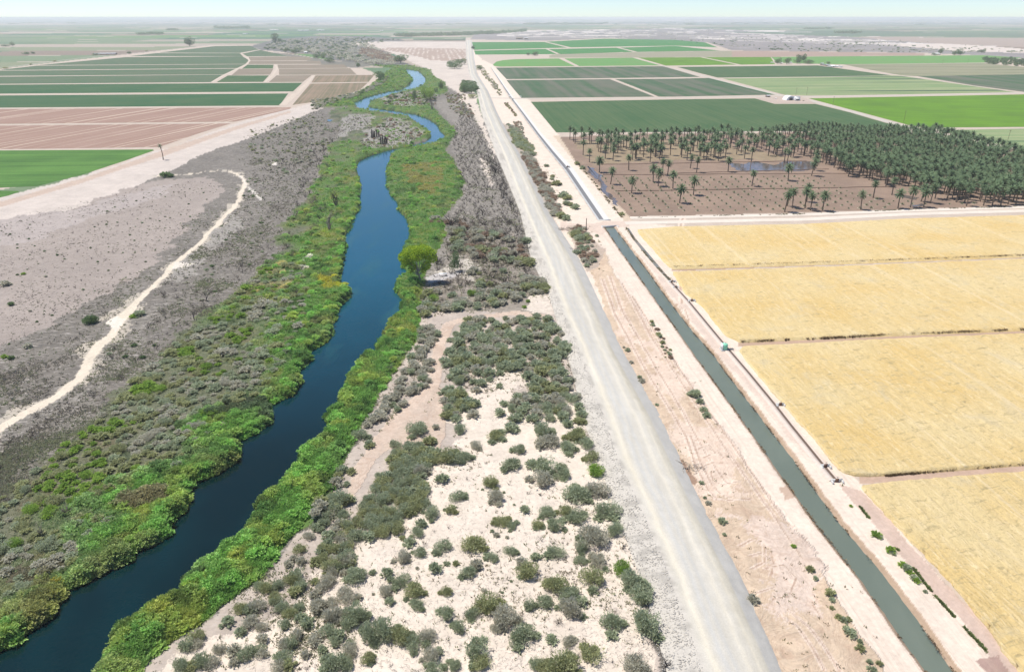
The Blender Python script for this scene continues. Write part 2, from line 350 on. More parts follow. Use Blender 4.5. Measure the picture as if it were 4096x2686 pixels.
def dead_proto(seed, stems=5, depth=2, rad=.035, tall=.8, up=.3):
    r = np.random.default_rng(seed); mb = MB()
    for k in range(stems):
        a = r.random() * 6.283; d = np.array([math.cos(a) * .7, math.sin(a) * .7, tall])
        branch(mb, r, np.array([0, 0, -.1]) + d * .05, d, .62 + .3 * r.random(), rad, depth, 3, .75, up)
    return mb
def palm_crown(seed, nf=34, L=3.1, seg=5, hi=80, lo=-35, wd=.62):
    r = np.random.default_rng(seed); V = []; Q = []; T = []
    for i in range(nf):
        az = i * 2.39996 + r.random() * .3; e = math.radians(hi + (lo - hi) * (i / nf) ** .9 + r.normal() * 5)
        Lf = L * (.85 + .25 * r.random()); p = np.array([0, 0, .0]); b = len(V) ; tt = .2 + .6 * (1 - i / nf) + .2 * r.random()
        h = np.array([math.cos(az), math.sin(az), 0]); sd = np.array([-math.sin(az), math.cos(az), 0])
        for s_ in range(seg + 1):
            f = s_ / seg; wq = wd * (.25 + 1.5 * f * (1 - f) ** .6 + .08) * .9
            drop = .34 * wq
            V += [p - sd * wq * .5 - np.array([0, 0, drop]), p, p + sd * wq * .5 - np.array([0, 0, drop])]; T += [tt] * 3
            ee = e - f * f * 1.15 - .1 * f
            p = p + (h * math.cos(ee) + np.array([0, 0, math.sin(ee)])) * Lf / seg
        for s_ in range(seg):
            o = b + s_ * 3; Q += [(o, o + 1, o + 4, o + 3), (o + 1, o + 2, o + 5, o + 4)]
    m = MB(); m.add(V, Q, T); return m
def replicate(V, Q, T, pos, sc, rot, szz=None):
    """many transformed copies in one array"""
    n = len(pos); sc = np.asarray(sc, float).reshape(n, 1, -1); c = np.cos(rot)[:, None]; s = np.sin(rot)[:, None]
    X = V[None, :, 0] * c - V[None, :, 1] * s; Y = V[None, :, 0] * s + V[None, :, 1] * c; Zz = np.broadcast_to(V[None, :, 2], X.shape)
    P = np.stack([X, Y, Zz], -1) * sc + pos[:, None, :]
    q = Q[None] + (np.arange(n) * len(V))[:, None, None]
    return P.reshape(-1, 3), q.reshape(-1, Q.shape[1]), np.tile(T, n)
ONES = ["", "first", "second", "third", "fourth", "fifth", "sixth", "seventh", "eighth", "ninth", "tenth", "eleventh", "twelfth", "thirteenth", "fourteenth", "fifteenth", "sixteenth", "seventeenth", "eighteenth", "nineteenth"]
TENS = {20: "twenty", 30: "thirty", 40: "forty", 50: "fifty"}
def ordw(n):
    if n < 20: return ONES[n]
    t = n // 10 * 10; return (TENS[t] + "-" + ONES[n - t]) if n - t else TENS[t][:-1] + "ieth"
def rowlabels(xy, nrow):
    """for every point: (row counted from the viewer, place in the row counted from one side)"""
    xy = np.asarray(xy); order = np.argsort(xy[:, 1]); res = [None] * len(xy)
    for r_ in range(0, len(order), nrow):
        ids = order[r_:r_ + nrow]; ids = ids[np.argsort(xy[ids, 0])]
        for j, i in enumerate(ids): res[i] = (r_ // nrow + 1, j + 1, len(ids) - j)
    return res
def sc_px(poly, n, seed):
    """n random points inside a polygon of photograph pixels, returned as pixels"""
    r = np.random.default_rng(seed); p = np.array(poly, float); lo = p.min(0); hi = p.max(0); out = np.zeros((0, 2))
    while len(out) < n:
        q = lo + (hi - lo) * r.random((n * 2, 2)); out = np.vstack([out, q[inpoly(q[:, 0], q[:, 1], p)]])
    return out[:n]
def sc_world(poly, sp, seed, jit=.45, z=0):
    """a jittered grid of spacing sp metres inside a polygon of photograph pixels, returned in metres"""
    r = np.random.default_rng(seed); p = wp(poly, z); lo = p.min(0); hi = p.max(0)
    gx, gy = np.meshgrid(np.arange(lo[0], hi[0], sp), np.arange(lo[1], hi[1], sp))
    q = np.stack([gx.ravel(), gy.ravel()], 1) + r.uniform(-jit, jit, (gx.size, 2)) * sp
    return q[inpoly(q[:, 0], q[:, 1], p)]
# ------------------------------------------------------------------ ground: one sheet to the horizon
vs = np.concatenate([[73.7, 74.2], np.arange(75, 100, .8), np.arange(100, 180, 1.6), np.arange(180, 320, 2.5), np.arange(320, 3101, 4.5), np.arange(3108, 4200, 12)])
us = np.arange(-1200, 5300, 5.0)
U, Vv = np.meshgrid(us, vs); NU, NV = len(us), len(vs)
U = U.ravel(); Vv = Vv.ravel(); X, Y = W(U, Vv)
YN = np.clip(Y, None, 20000); XN = np.clip(X, -20000, 20000)
rg = np.random.default_rng(3)
jx = (fbm(XN, YN, 14, 11) - .5) * 16 + (fbm(XN, YN, 3, 21, 2) - .5) * 4 + rg.normal(size=X.shape) * .5
jy = (fbm(XN, YN, 14, 31) - .5) * 16 + (fbm(XN, YN, 3, 41, 2) - .5) * 4 + rg.normal(size=X.shape) * .5
def jit(k):
    a, b = PX(X + jx * k, np.maximum(Y + jy * k, 20)); return a, np.minimum(b, 3080)
J1 = jit(.45); J2 = jit(1.0)
def lin(c): return np.where(np.array(c) <= 10, np.array(c) / 3294.6, ((np.array(c) / 255 + .055) / 1.055) ** 2.4)
CR = np.zeros((len(X), 3)); ASH = np.zeros(len(X)); RUTA = np.zeros(len(X)); DIRT = np.zeros(len(X))
# patchwork of fields out to the horizon: strips of crop, fallow and bare soil, with dirt roads between
pal = np.array([(.085, .16, .075), (.11, .17, .09), (.075, .12, .07), (.2, .22, .13), (.3, .26, .2), (.36, .3, .24), (.15, .2, .11), (.11, .2, .07), (.22, .17, .13), (.07, .14, .08)])
an = .12; xr = X * math.cos(an) + Y * math.sin(an); yr = -X * math.sin(an) + Y * math.cos(an)
cw = 640.; ch = 330.; r_i = np.floor(yr / ch); c_i = np.floor((xr + 300 * hash2(r_i, r_i, 5)) / (cw * (1 + (hash2(r_i, r_i * 0, 8) > .5))))
hh = hash2(c_i, r_i, 77); h3 = hash2(np.floor(xr / 5000), np.floor(yr / 3500), 9)
CR[:] = pal[(np.floor(hh * 9.99)).astype(int)]
fx = (yr / ch) % 1; road = (fx < .035) & (Y < 9000); CR[road] = (.38, .33, .26)
far = ss(7000, 15000, Y)[:, None]; fn_ = fbm(XN, YN, 1800, 4)
CR[:] = CR * (1 - far) + far * np.where((fn_ > .55)[:, None], (.34, .29, .25), (.12, .15, .13))
def paint(poly, col, k=1, ash=None, dirt=None, alpha=1.0, mask=None, vary=.0, seed=0, sc=6):
    j = {0: (U, np.minimum(Vv, 3080)), 1: J1, 2: J2}[k]; m = inpoly(j[0], j[1], poly)
    if mask is not None: m &= mask
    c = np.array(col)
    if vary:
        q = 1 + vary * 2 * (fbm(XN[m], YN[m], sc, 50 + seed) - .5); CR[m] = CR[m] * (1 - alpha) + c * q[:, None] * alpha
    else: CR[m] = CR[m] * (1 - alpha) + c * alpha
    if ash is not None: ASH[m] = ash
    if dirt is not None: DIRT[m] = dirt
PATH = (.46, .38, .31); SAND = (.61, .525, .435); CREAM = (.63, .53, .435); PINK = (.56, .435, .315); GREY = (.168, .150, .126); PNK2 = (.31, .262, .228)
# blocks under the traced fields
paint([(1860, 150), (2100, 160), (2420, 150), (2830, 168), (2930, 200), (3930, 215), (5300, 300), (5300, 3100), (3000, 3100), (1880, 300)], PATH, 0)
paint([(-1200, 330), (0, 276), (300, 240), (760, 190), (860, 180), (1010, 182), (1160, 215), (1300, 238), (1420, 262), (1520, 300), (1440, 420), (1200, 520), (-1200, 1000)], PATH, 0)
# far scrub and the river wood
paint([(1880, 158), (1900, 135), (2300, 122), (2700, 114), (3050, 122), (3400, 148), (3700, 158), (4096, 200), (5300, 260), (5300, 310), (4096, 236), (3930, 222), (3700, 212), (2930, 202), (2830, 170), (2418, 152), (2180, 164)], (.235, .21, .2), 1, vary=.3, seed=3, sc=60)
scr = inpoly(U, Vv, [(1980, 150), (2000, 125), (2700, 112), (3100, 122), (3700, 150), (4200, 180), (4200, 205), (3600, 185), (3000, 165), (2700, 150)]) & (fbm(XN * .35, YN, 60, 15) > .56)
CR[scr] = (.58, .52, .47)
paint([(3520, 178), (3800, 174), (4096, 196), (5300, 250), (5300, 280), (4096, 212), (3850, 206)], (.55, .47, .41), 1)
paint([(3400, 148), (4096, 152), (5300, 160), (5300, 230), (4096, 190), (3700, 172)], (.33, .26, .215), 0)
paint([(2880, 128), (5300, 136), (5300, 158), (4096, 150), (3300, 145)], (.1, .15, .09), 0)
paint([(2200, 222), (2235, 215), (2696, 206), (2930, 203), (2930, 229), (2696, 230), (2200, 232)], (.27, .25, .17), 0)
paint([(2930, 203), (3700, 213), (3700, 223), (2930, 229)], (.33, .235, .185), 0)
paint([(1000, 185), (1100, 158), (1280, 143), (1420, 145), (1600, 155), (1620, 165), (1480, 170), (1400, 178), (1535, 205), (1600, 245), (1650, 262), (1560, 272), (1480, 264), (1420, 252), (1330, 240), (1240, 217), (1150, 210), (1040, 200)], (.15, .145, .13), 1, vary=.4, seed=9, sc=25)
paint([(1020, 205), (1150, 215), (1330, 244), (1430, 250), (1500, 262), (1420, 272), (1300, 262), (1180, 230)], (.17, .16, .13), 1)
# the pale cleared field with its ploughed brown part, beside the far end of the road
paint([(1388, 174), (1500, 167), (1866, 166), (1868, 247), (1890, 329), (1905, 400), (1850, 400), (1829, 376), (1800, 353), (1724, 300), (1712, 276), (1653, 253), (1594, 224), (1535, 200), (1418, 182)], (.52, .45, .385), 1, vary=.15, seed=2, sc=20)
stp = ((X * .94 + Y * .1) % 14 < 5) & (rg.random(len(X)) > .4)
paint([(1500, 196), (1582, 190), (1865, 196), (1865, 246), (1724, 241), (1600, 210)], (.35, .265, .21), 1, mask=~stp)
# the burnt and sandy land between the left fields and the road
LAND = [(-1200, 1050), (-1200, 830), (0, 800), (330, 710), (600, 640), (700, 590), (920, 505), (1165, 436), (1282, 408), (1420, 365), (1520, 330), (1600, 262), (1712, 276), (1760, 330), (1840, 376), (1900, 390), (1960, 529), (2040, 735), (2100, 900), (2130, 1035), (2250, 1300), (2420, 1700), (2700, 2500), (2900, 3100), (-1200, 3100)]
paint(LAND, GREY, 0, ash=.8, vary=.25, seed=1, sc=9)
paint([(-1200, 1050), (-1200, 790), (0, 790), (150, 748), (330, 703), (500, 648), (620, 603), (700, 585), (920, 500), (1165, 432), (1282, 406), (1440, 362), (1500, 345), (1440, 385), (1330, 420), (1253, 447), (1059, 529), (900, 585), (823, 612), (730, 660), (647, 700), (550, 740), (323, 830), (0, 900)], (.50, .435, .38), 1, ash=.12, vary=.12, seed=4, sc=12)
paint([(-1200, 850), (0, 806), (120, 772), (330, 712), (500, 655), (640, 605), (930, 508), (1160, 442), (1165, 450), (940, 520), (660, 622), (500, 672), (330, 730), (120, 792), (0, 828), (-1200, 880)], (.45, .35, .28), 0)
paint([(-1200, 1700), (-1200, 1050), (0, 900), (323, 825), (550, 740), (700, 712), (850, 705), (880, 760), (823, 812), (765, 888), (618, 1047), (382, 1182), (176, 1312), (0, 1400), (-300, 1560)], PNK2, 2, ash=.3, vary=.12, seed=5, sc=18)
paint([(-300, 930), (0, 880), (323, 830), (560, 760), (700, 730), (640, 790), (400, 860), (100, 960), (-300, 1040)], (.36, .31, .28), 2, ash=.3, vary=.12, seed=6)
paint([(-700, 1900), (0, 1700), (230, 1600), (560, 1240), (700, 1180), (560, 1330), (330, 1640), (60, 1840), (-700, 2200)], (.205, .185, .155), 2, ash=1)
paint([(640, 1110), (760, 990), (900, 880), (1000, 820), (960, 900), (860, 1020), (720, 1130)], (.29, .265, .23), 2, ash=1)
paint([(980, 660), (1080, 640), (1120, 720), (1060, 860), (1000, 860), (960, 900), (950, 800), (1000, 740)], (.185, .165, .138), 2, ash=1)
# strip between green bank and road
paint([(1730, 400), (1850, 390), (1950, 529), (1985, 618), (2035, 735), (2090, 880), (2130, 1035), (2190, 1180), (1700, 1180), (1700, 1060), (1780, 900), (1850, 780), (1830, 640), (1800, 560), (1830, 520)], (.22, .197, .165), 1, ash=.95, vary=.2, seed=8, sc=8)
paint([(1890, 880), (2130, 1000), (2220, 1260), (1700, 1280), (1690, 1140), (1800, 1060)], (.25, .215, .175), 2, ash=.8, vary=.3, seed=8, sc=6)
paint([(1850, 380), (1900, 375), (1950, 529), (1990, 640), (1960, 600), (1925, 520), (1880, 440), (1840, 400)], SAND, 1)
for pl in ([(1925, 615), (1945, 640), (1960, 700), (1975, 740), (1962, 745), (1945, 705), (1925, 680)],):
    paint(pl, SAND, 1)
paint([(1830, 1050), (1900, 1045), (1925, 1090), (1890, 1120), (1800, 1090), (1740, 1080)], (.5, .45, .38), 2, ash=.3)
paint([(1700, 1100), (1800, 1082), (1850, 1090), (1760, 1120), (1705, 1125)], (.45, .42, .4), 1, ash=.3)
paint([(2120, 1180), (2200, 1180), (2250, 1300), (2180, 1250), (2100, 1230)], SAND, 1)
# pale sand of the foreground
paint([(1690, 1240), (1800, 1230), (2230, 1250), (2300, 1500), (2420, 1826), (2560, 2300), (2800, 3100), (300, 3100), (430, 2850), (560, 2690), (800, 2490), (1060, 2294), (1180, 2140), (1330, 1950), (1450, 1700), (1560, 1510), (1640, 1400)], (.42, .355, .3), 1, ash=.35, vary=.2, seed=12, sc=8)
paint([(1930, 1480), (2050, 1470), (2180, 1600), (2290, 1560), (2400, 1830), (2480, 2080), (2600, 2420), (2800, 3100), (650, 3100), (680, 2720), (1000, 2500), (1260, 2280), (1420, 2180), (1560, 2150), (1690, 1980), (1710, 1870), (1840, 1780), (1830, 1600)], SAND, 2, ash=.0, vary=.07, seed=13)
def paintline(line, wd, col, k=1, dirt=None, ash=None, z=0):
    a = wp(line); n = len(a); wd = np.interp(np.arange(n), np.linspace(0, n - 1, len(wd)), wd) / ppm([q[1] for q in line])
    t = np.gradient(a, axis=0); t /= np.linalg.norm(t, axis=1)[:, None]; nn = np.stack([-t[:, 1], t[:, 0]], 1) * wd[:, None] / 2
    P = np.vstack([a + nn, (a - nn)[::-1]]); P = np.stack(PX(P[:, 0], P[:, 1]), 1); paint(P, col, k, dirt=dirt, ash=ash)
J1_ = J1; J1 = jit(.18)
paintline(PTRACK, PTRACKW, (.53, .42, .335), 1, dirt=.7, ash=0)
paint([(1640, 1640), (1760, 1540), (1800, 1600), (1785, 1720), (1760, 1790), (1700, 1800), (1560, 1790), (1480, 1850)], (.5, .4, .32), 1, dirt=.7, ash=0)
J0_ = J1; J1 = jit(.2); paintline(TRACK, [q * 1.25 for q in TRACKW], (.42, .37, .3), 2, ash=.4); paintline(TRACK, [q * .9 for q in TRACKW], (.60, .52, .41), 1, ash=.1); J1 = J0_
paint([(415, 1290), (470, 1262), (500, 1275), (450, 1330), (430, 1300)], (.63, .57, .48), 1, ash=0)
paint([(700, 1050), (790, 1050), (740, 1068), (690, 1075)], (.6, .54, .46), 1, ash=0)
paintline([(960, 700), (985, 740), (1010, 762), (1040, 790), (1050, 800)], [4, 6, 14, 16, 4], (.6, .55, .48), 1)
paint([(1080, 645), (1102, 645), (1110, 660), (1085, 662)], (.66, .6, .53), 1)
# land between the road and the right fields
paint([(1870, 170), (1930, 240), (1975, 262), (2120, 405), (2240, 545), (2330, 660), (2400, 770), (2500, 880), (2700, 905), (2700, 1080), (2960, 1380), (3230, 1720), (3450, 1940), (4200, 2830), (4400, 3100), (3300, 3100), (2840, 2080), (2500, 1400), (2300, 1030), (2150, 750), (2000, 500), (1930, 350)], CREAM, 0, vary=.04, seed=21)
paint([(2240, 880), (2330, 900), (2420, 885), (2520, 880), (2520, 905), (2440, 905), (2400, 940), (2340, 918), (2250, 925)], (.55, .44, .36), 1)
paint([(2240, 545), (2330, 640), (2420, 750), (2530, 880), (2500, 884), (2400, 765), (2300, 650), (2215, 545)], (.5, .4, .3), 0)
RUTA[:] = inpoly(U, Vv, [(2450, 900), (2700, 905), (3000, 1400), (3500, 1990), (4200, 2800), (4500, 3100), (3700, 3100), (3300, 2480), (2900, 1900), (2600, 1400), (2380, 1000), (2330, 930)]) * 1.0
EXC = [(2340, 1035), (2420, 1000), (2455, 1100), (2530, 1200), (2640, 1360), (2790, 1580), (2960, 1810), (3130, 2060), (3350, 2400), (3540, 2686), (3700, 3100), (3300, 3100), (3110, 2686), (2940, 2300), (2820, 2079), (2690, 1826), (2600, 1653), (2500, 1450), (2420, 1250)]
paint(EXC, PINK, 1, dirt=.85, vary=.1, seed=22)
paint([(2440, 1120), (2500, 1250), (2600, 1400), (2700, 1500), (2760, 1560), (2700, 1600), (2600, 1500), (2500, 1340)], (.62, .49, .39), 2, dirt=.5)
paint([(2700, 1690), (2860, 1700), (2950, 1850), (3000, 1990), (2930, 2010), (2800, 1990), (2740, 1850)], (.64, .51, .405), 2, dirt=.6)
paint([(2950, 2080), (3150, 2120), (3260, 2300), (3300, 2500), (3200, 2560), (3080, 2360)], (.62, .5, .41), 2, dirt=.8)
paint([(2560, 1010), (2640, 1100), (2700, 1150), (2900, 1390), (3170, 1720), (3350, 1920), (3340, 1935), (3140, 1720), (2860, 1400), (2680, 1180)], (.56, .45, .37), 1)
paint([(3350, 1930), (3440, 1960), (3660, 2190), (3960, 2530), (4100, 2700), (4300, 3000), (4200, 3000), (3980, 2640), (3800, 2440), (3560, 2170)], (.5, .38, .31), 1, dirt=.3)
paint([(3120, 1950), (3190, 1930), (3180, 1985), (3140, 2000)], (.45, .33, .25), 1)
paint([(3900, 2640), (4000, 2620), (4060, 2700), (3980, 2720)], (.35, .24, .2), 1)
paint([(2700, 1810), (2790, 1925), (2770, 1940), (2740, 1930), (2690, 1890)], (.3, .2, .14), 1, dirt=.4)
rt_ = np.random.default_rng(44)
for ln in ([(2400, 1110), (2450, 1250), (2560, 1450), (2680, 1650), (2790, 1830), (2860, 1960), (2900, 1985)], [(2430, 1100), (2480, 1240), (2600, 1440), (2720, 1640), (2820, 1820), (2900, 1930)], [(2480, 1130), (2600, 1350), (2740, 1560), (2900, 1800), (3060, 2020), (3200, 2230)], [(2520, 1180), (2640, 1370), (2790, 1590), (2960, 1830), (3130, 2080)],
           I((60, 100), (120, 90), (200, 110), (250, 170)), I((110, 160), (170, 130), (260, 150), (300, 210)), I((170, 200), (220, 180), (300, 200)), I((170, 250), (240, 230), (330, 240)), I((220, 290), (230, 340), (290, 370), (400, 350)), I((100, 420), (200, 460), (330, 470), (480, 460)), I((60, 60), (120, 240), (200, 400), (260, 470)), I((90, 60), (150, 220), (230, 380)),
           I((400, 760), (480, 720), (560, 760), (560, 860), (480, 900)), I((470, 820), (540, 800), (620, 860), (600, 950)), I((560, 900), (680, 880), (760, 960), (720, 1060)), I((600, 1100), (720, 1080), (860, 1120), (920, 1220)), I((640, 1180), (760, 1260), (860, 1400), (940, 1550)), I((700, 1160), (830, 1260), (940, 1400), (1040, 1560)), I((500, 1060), (620, 1020), (760, 1060)), FF((60, 60), (0, 300), (40, 700)), FF((0, 700), (60, 740), (90, 820))):
    for off, cc in ((0, (.68, .56, .455)), (9, (.43, .31, .235)), (16, (.64, .52, .42))):
        paintline([(u + off, v + off * .3) for u, v in ln], [7], cc, 0)
# the scrubby shoulder to the right of the road
paint([(2010, 490), (2060, 520), (2150, 640), (2190, 730), (2250, 850), (2210, 880), (2150, 800), (2080, 650), (2030, 560)], (.37, .315, .26), 1, ash=.5, vary=.2, seed=24, sc=4)
paint([(2270, 900), (2330, 905), (2370, 960), (2420, 1000), (2400, 1060), (2350, 1090), (2300, 1000)], (.43, .35, .28), 1, ash=.5, dirt=.5)
J1 = J1_
paint([(2690, 1064), (5300, 960), (5300, 985), (2690, 1084)], (.36, .25, .17), 0)
paint([(2960, 1360), (5300, 1255), (5300, 1285), (2950, 1385)], (.40, .28, .2), 0)
paint([(3440, 1885), (5300, 1750), (5300, 1800), (3440, 1935)], (.42, .30, .225), 0)
# orchard soil
ORCH = [(2240, 548), (2600, 534), (3640, 528), (3830, 565), (4096, 604), (5300, 700), (5300, 785), (4096, 822), (3284, 848), (2700, 862), (2520, 866), (2388, 735), (2300, 640)]
paint(ORCH, (.245, .175, .13), 0, vary=.22, seed=30, sc=18)
paint([(2300, 560), (2800, 560), (3200, 640), (2700, 640), (2360, 660)], (.26, .2, .13), 2, vary=.15, seed=31)
# green banks: colour from the distance to the river and from patchy noise
sub = (U < 2000) & (U > -900) & (Vv > 255)
SD = np.full(len(X), 99.0); SD[sub] = segdist(X[sub], Y[sub], RIVW)
inr = np.zeros(len(X), bool); inr[sub] = inpoly(X[sub], Y[sub], RIVW)
SD = np.where(inr, -SD, SD)
GL = inpoly(*J2, GREEN_L); GR = inpoly(*J1, GREEN_R); GU = inpoly(*J1, GREEN_U)
isl = inpoly(*J2, ISLE) | inpoly(*J2, ISLE2) | inpoly(*J2, ISLE3)
NA = fbm(XN, YN, 16, 61); NB = fbm(XN, YN, 5, 71); NC = fbm(XN, YN, 9, 81)
def green_colour(x, y, sd, left):
    """albedo of bank growth and how lush it is (0 grey scrub .. 1 reeds)"""
    a = fbm(x, y, 16, 61); b = fbm(x, y, 5, 71); c = fbm(x, y, 9, 81)
    lush = np.where(left, np.clip(1.25 - sd / 20. + (a - .5) * 2.6, 0, 1), np.clip(1.1 + (a - .5) * 1.2, 0, 1))
    up = ss(330, 230, y) if False else ss(150, 330, y); lush = np.where(left, np.maximum(lush, up * np.clip(1.5 - sd / 45 + (a - .5) * 3.2, 0, 1)), lush)
    br = np.array([.112, .188, .050]); ol = np.array([.155, .195, .055]); yl = np.array([.23, .215, .055]); gy = np.array([.165, .155, .115]); dn = np.array([.03, .06, .022])
    col = br + (ol - br) * ss(.5, .68, b)[..., None]
    col = col + (yl - col) * (ss(.62, .72, c) * .45)[..., None]
    col = col + (gy - col) * ((1 - lush) * .8)[..., None]
    d_ = fbm(x, y, 7, 141)
    col = col + (dn - col) * (ss(.42, .3, d_) * .55)[..., None]
    bn = fbm(x, y, 11, 151); col = col + (np.array([.16, .11, .065]) - col) * (ss(.62, .72, bn) * np.where(left, .35, .06))[..., None]
    u_, v_ = PX(x + (a - .5) * 12, y + (b - .5) * 12)
    for pg, cc in (([(1612, 665), (1690, 650), (1770, 655), (1775, 735), (1720, 785), (1660, 760), (1625, 715)], (.205, .175, .06)), (D((2180, 540), (2300, 520), (2370, 600), (2200, 590)), (.26, .24, .03)), (D((1700, 570), (1880, 430), (2020, 440), (1990, 600), (1760, 640)), (.26, .22, .11)),
                    (D((1780, 1380), (1500, 1360), (1480, 1480), (1760, 1500)), (.05, .06, .04)), (G((900, 400), (1000, 380), (1180, 420), (1150, 480), (950, 500), (700, 500), (680, 450)), (.13, .1, .07)), (G((230, 1010), (400, 1010), (380, 1060), (240, 1060)), (.2, .17, .03)), (G((0, 880), (300, 850), (350, 960), (100, 1000)), (.12, .1, .07)), (D((2080, 420), (2140, 390), (2110, 480), (2060, 490)), (.36, .33, .3))):
        m_ = inpoly(u_, v_, pg) & (b + c > .86); col[m_] = col[m_] * .25 + np.array(cc) * .75
    return col, lush
gm = GL | GR | GU
gc, lush = green_colour(X[gm], Y[gm], SD[gm], (GL & ~GR)[gm])
CR[gm] = gc * .8; ASH[gm] = .15 * (1 - lush)
ii = isl & gm & (SD > 4); CR[ii] = (.27, .25, .22); ASH[ii] = .6
# relief
Z = np.zeros(len(X))
near = Y < 1800
rel = inpoly(U, Vv, LAND) & near
Z[rel] -= .35 * fbm(XN[rel], YN[rel], 7, 91)
ex = inpoly(*J1, EXC); Z[ex] += .7 * (fbm(XN[ex], YN[ex], 5, 95) - .45)
LU = np.zeros(len(X)); LU[gm] = lush
ED = np.full(len(X), 99.); ED[gm] = segdist(X[gm], Y[gm], wp(GREEN_RE), False)
lump = gm & (SD > 0) & ~ii
Z[lump] += (ss(0, 1.2, SD[lump]) * ss(.2, 3.5, ED[lump]) * (.25 + 1.5 * LU[lump] * fbm(XN[lump], YN[lump], 4.5, 97) ** 1.5 + .5 * LU[lump]))
e = ss(1.6, -.2, SD); Z = np.where(SD < 1.6, Z * (1 - e) + e * np.where(SD < 0, ZR - np.clip(-SD * .5, 0, 2.2) - .05, ZR + SD * .55), Z)
CR[SD < .2] = (.03, .035, .025)
sub = (U > 2300) & (U < 4400) & (Vv > 880)
CD = np.full(len(X), 99.0); CD[sub] = segdist(X[sub], Y[sub], CANW); inc = np.zeros(len(X), bool); inc[sub] = inpoly(X[sub], Y[sub], CANW)
CD = np.where(inc, -CD, CD)
CD = CD + np.where(sub, (fbm(XN, YN, 3, 201) - .5) * .7, 0); e = ss(1.0, 0, CD); Z = np.where(CD < 1.0, np.where(CD < 0, ZC + CD * .9, ZC + .02 + CD * .68), Z)
bk = (CD > -.3) & (CD < 1.0); CR[bk] = (.36, .26, .18)
# the slot of the lined canal
LP = np.array(LIN_L + LIN_R[::-1], float); inl = inpoly(U, Vv, LP); Z[inl] = -1.7
Z += np.where(inpoly(U, Vv, ORCH) & (np.abs(((X * .998 + Y * .05) % 9) - 4.5) < .01), .0, 0)
idx = np.arange(NU * NV).reshape(NV, NU)
Q = np.stack([idx[1:, :-1], idx[1:, 1:], idx[:-1, 1:], idx[:-1, :-1]], -1).reshape(-1, 4)
g = link('ground', mesh('ground', np.stack([X, Y, Z], 1), Q, mat_ground(), col=CR, smooth=True, extra={'ash': ASH, 'dirt': DIRT, 'rut': RUTA}))
tagit(g, kind='structure')
def sheet_from(maskv, z, name, mat):
    q = Q[maskv[Q].any(1)]; u_, inv = np.unique(q, return_inverse=True)
    return tagit(link(name, mesh(name, np.stack([X[u_], Y[u_], np.full(len(u_), z)], 1), inv.reshape(-1, 4), mat, smooth=True)), kind='structure')
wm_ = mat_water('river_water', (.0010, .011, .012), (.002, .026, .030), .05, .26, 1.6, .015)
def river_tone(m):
    # sky reflection painted into the base colour: upper reach bluer and lighter
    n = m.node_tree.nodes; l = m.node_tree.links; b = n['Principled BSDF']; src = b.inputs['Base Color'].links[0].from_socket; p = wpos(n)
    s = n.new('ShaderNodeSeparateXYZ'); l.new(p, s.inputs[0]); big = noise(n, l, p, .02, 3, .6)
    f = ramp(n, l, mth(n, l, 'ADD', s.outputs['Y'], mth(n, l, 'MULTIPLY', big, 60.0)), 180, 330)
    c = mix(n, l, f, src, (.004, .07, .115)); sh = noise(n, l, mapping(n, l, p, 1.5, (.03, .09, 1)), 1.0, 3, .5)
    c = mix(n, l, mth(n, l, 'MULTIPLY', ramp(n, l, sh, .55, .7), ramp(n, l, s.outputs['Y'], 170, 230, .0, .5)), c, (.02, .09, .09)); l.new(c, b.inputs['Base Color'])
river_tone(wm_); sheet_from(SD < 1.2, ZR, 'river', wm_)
sheet_from(CD < .8, ZC, 'canal_water', mat_water('canal_silt_water', (.125, .15, .12), (.145, .17, .135), .12, .2, 1.5, .05, .5))
# short glimpses of the river farther upstream
wm = mat_water('far_water', (.01, .05, .08), (.01, .06, .09), .1, .3, 1.5)
def flat_poly(name, pts, z, mat, px=True):
    P = wp(pts, 0) if px else np.array(pts); me = bpy.data.meshes.new(name)
    me.from_pydata([(x, y, z) for x, y in P], [], [list(range(len(P)))]); me.materials.append(mat)
    o = link(name, me)
    import bmesh
    bm = bmesh.new(); bm.from_mesh(me); bmesh.ops.triangulate(bm, faces=bm.faces[:]); bm.normal_update()
    for f in bm.faces:
        if f.normal.z < 0: f.normal_flip()
    bm.to_mesh(me); bm.free(); return o
for pts in ([(1498, 256), (1530, 260), (1556, 263), (1552, 268), (1510, 263)], [(1245, 177), (1262, 168), (1276, 168), (1262, 177), (1252, 184)], [(1308, 478), (1330, 480), (1332, 486), (1312, 486)]):
    tagit(flat_poly('river_reach', pts, .06, wm), kind='structure')
for pts in (C((380, 1110), (470, 1118), (520, 1100), (600, 1110), (700, 1125), (740, 1095), (840, 1098), (930, 1100), (960, 1140), (900, 1160), (780, 1162), (640, 1165), (480, 1168), (390, 1140)),
            B((1790, 1130), (1830, 1150), (1880, 1200), (1910, 1280), (1960, 1340), (2010, 1400), (1960, 1390), (1900, 1320), (1850, 1230), (1800, 1170)),
            C((1480, 1318), (1560, 1326), (1650, 1345), (1640, 1360), (1540, 1346)), C((1600, 1395), (1680, 1385), (1690, 1400), (1610, 1405))):
    a = wp(pts); n = len(a); t = np.linspace(0, n, n * 8, endpoint=False); i0 = t.astype(int); f = (t - i0)[:, None]
    P = a[i0 % n] * (1 - f) + a[(i0 + 1) % n] * f; P = P + np.stack([fbm(P[:, 0], P[:, 1], 5, 3) - .5, fbm(P[:, 0], P[:, 1], 5, 4) - .5], 1) * 7
    tagit(flat_poly('irrigation_water', P, .05, mat_water('muddy_water', (.1, .085, .08), (.16, .12, .1), .1, .1, 2, .4), False), kind='structure')
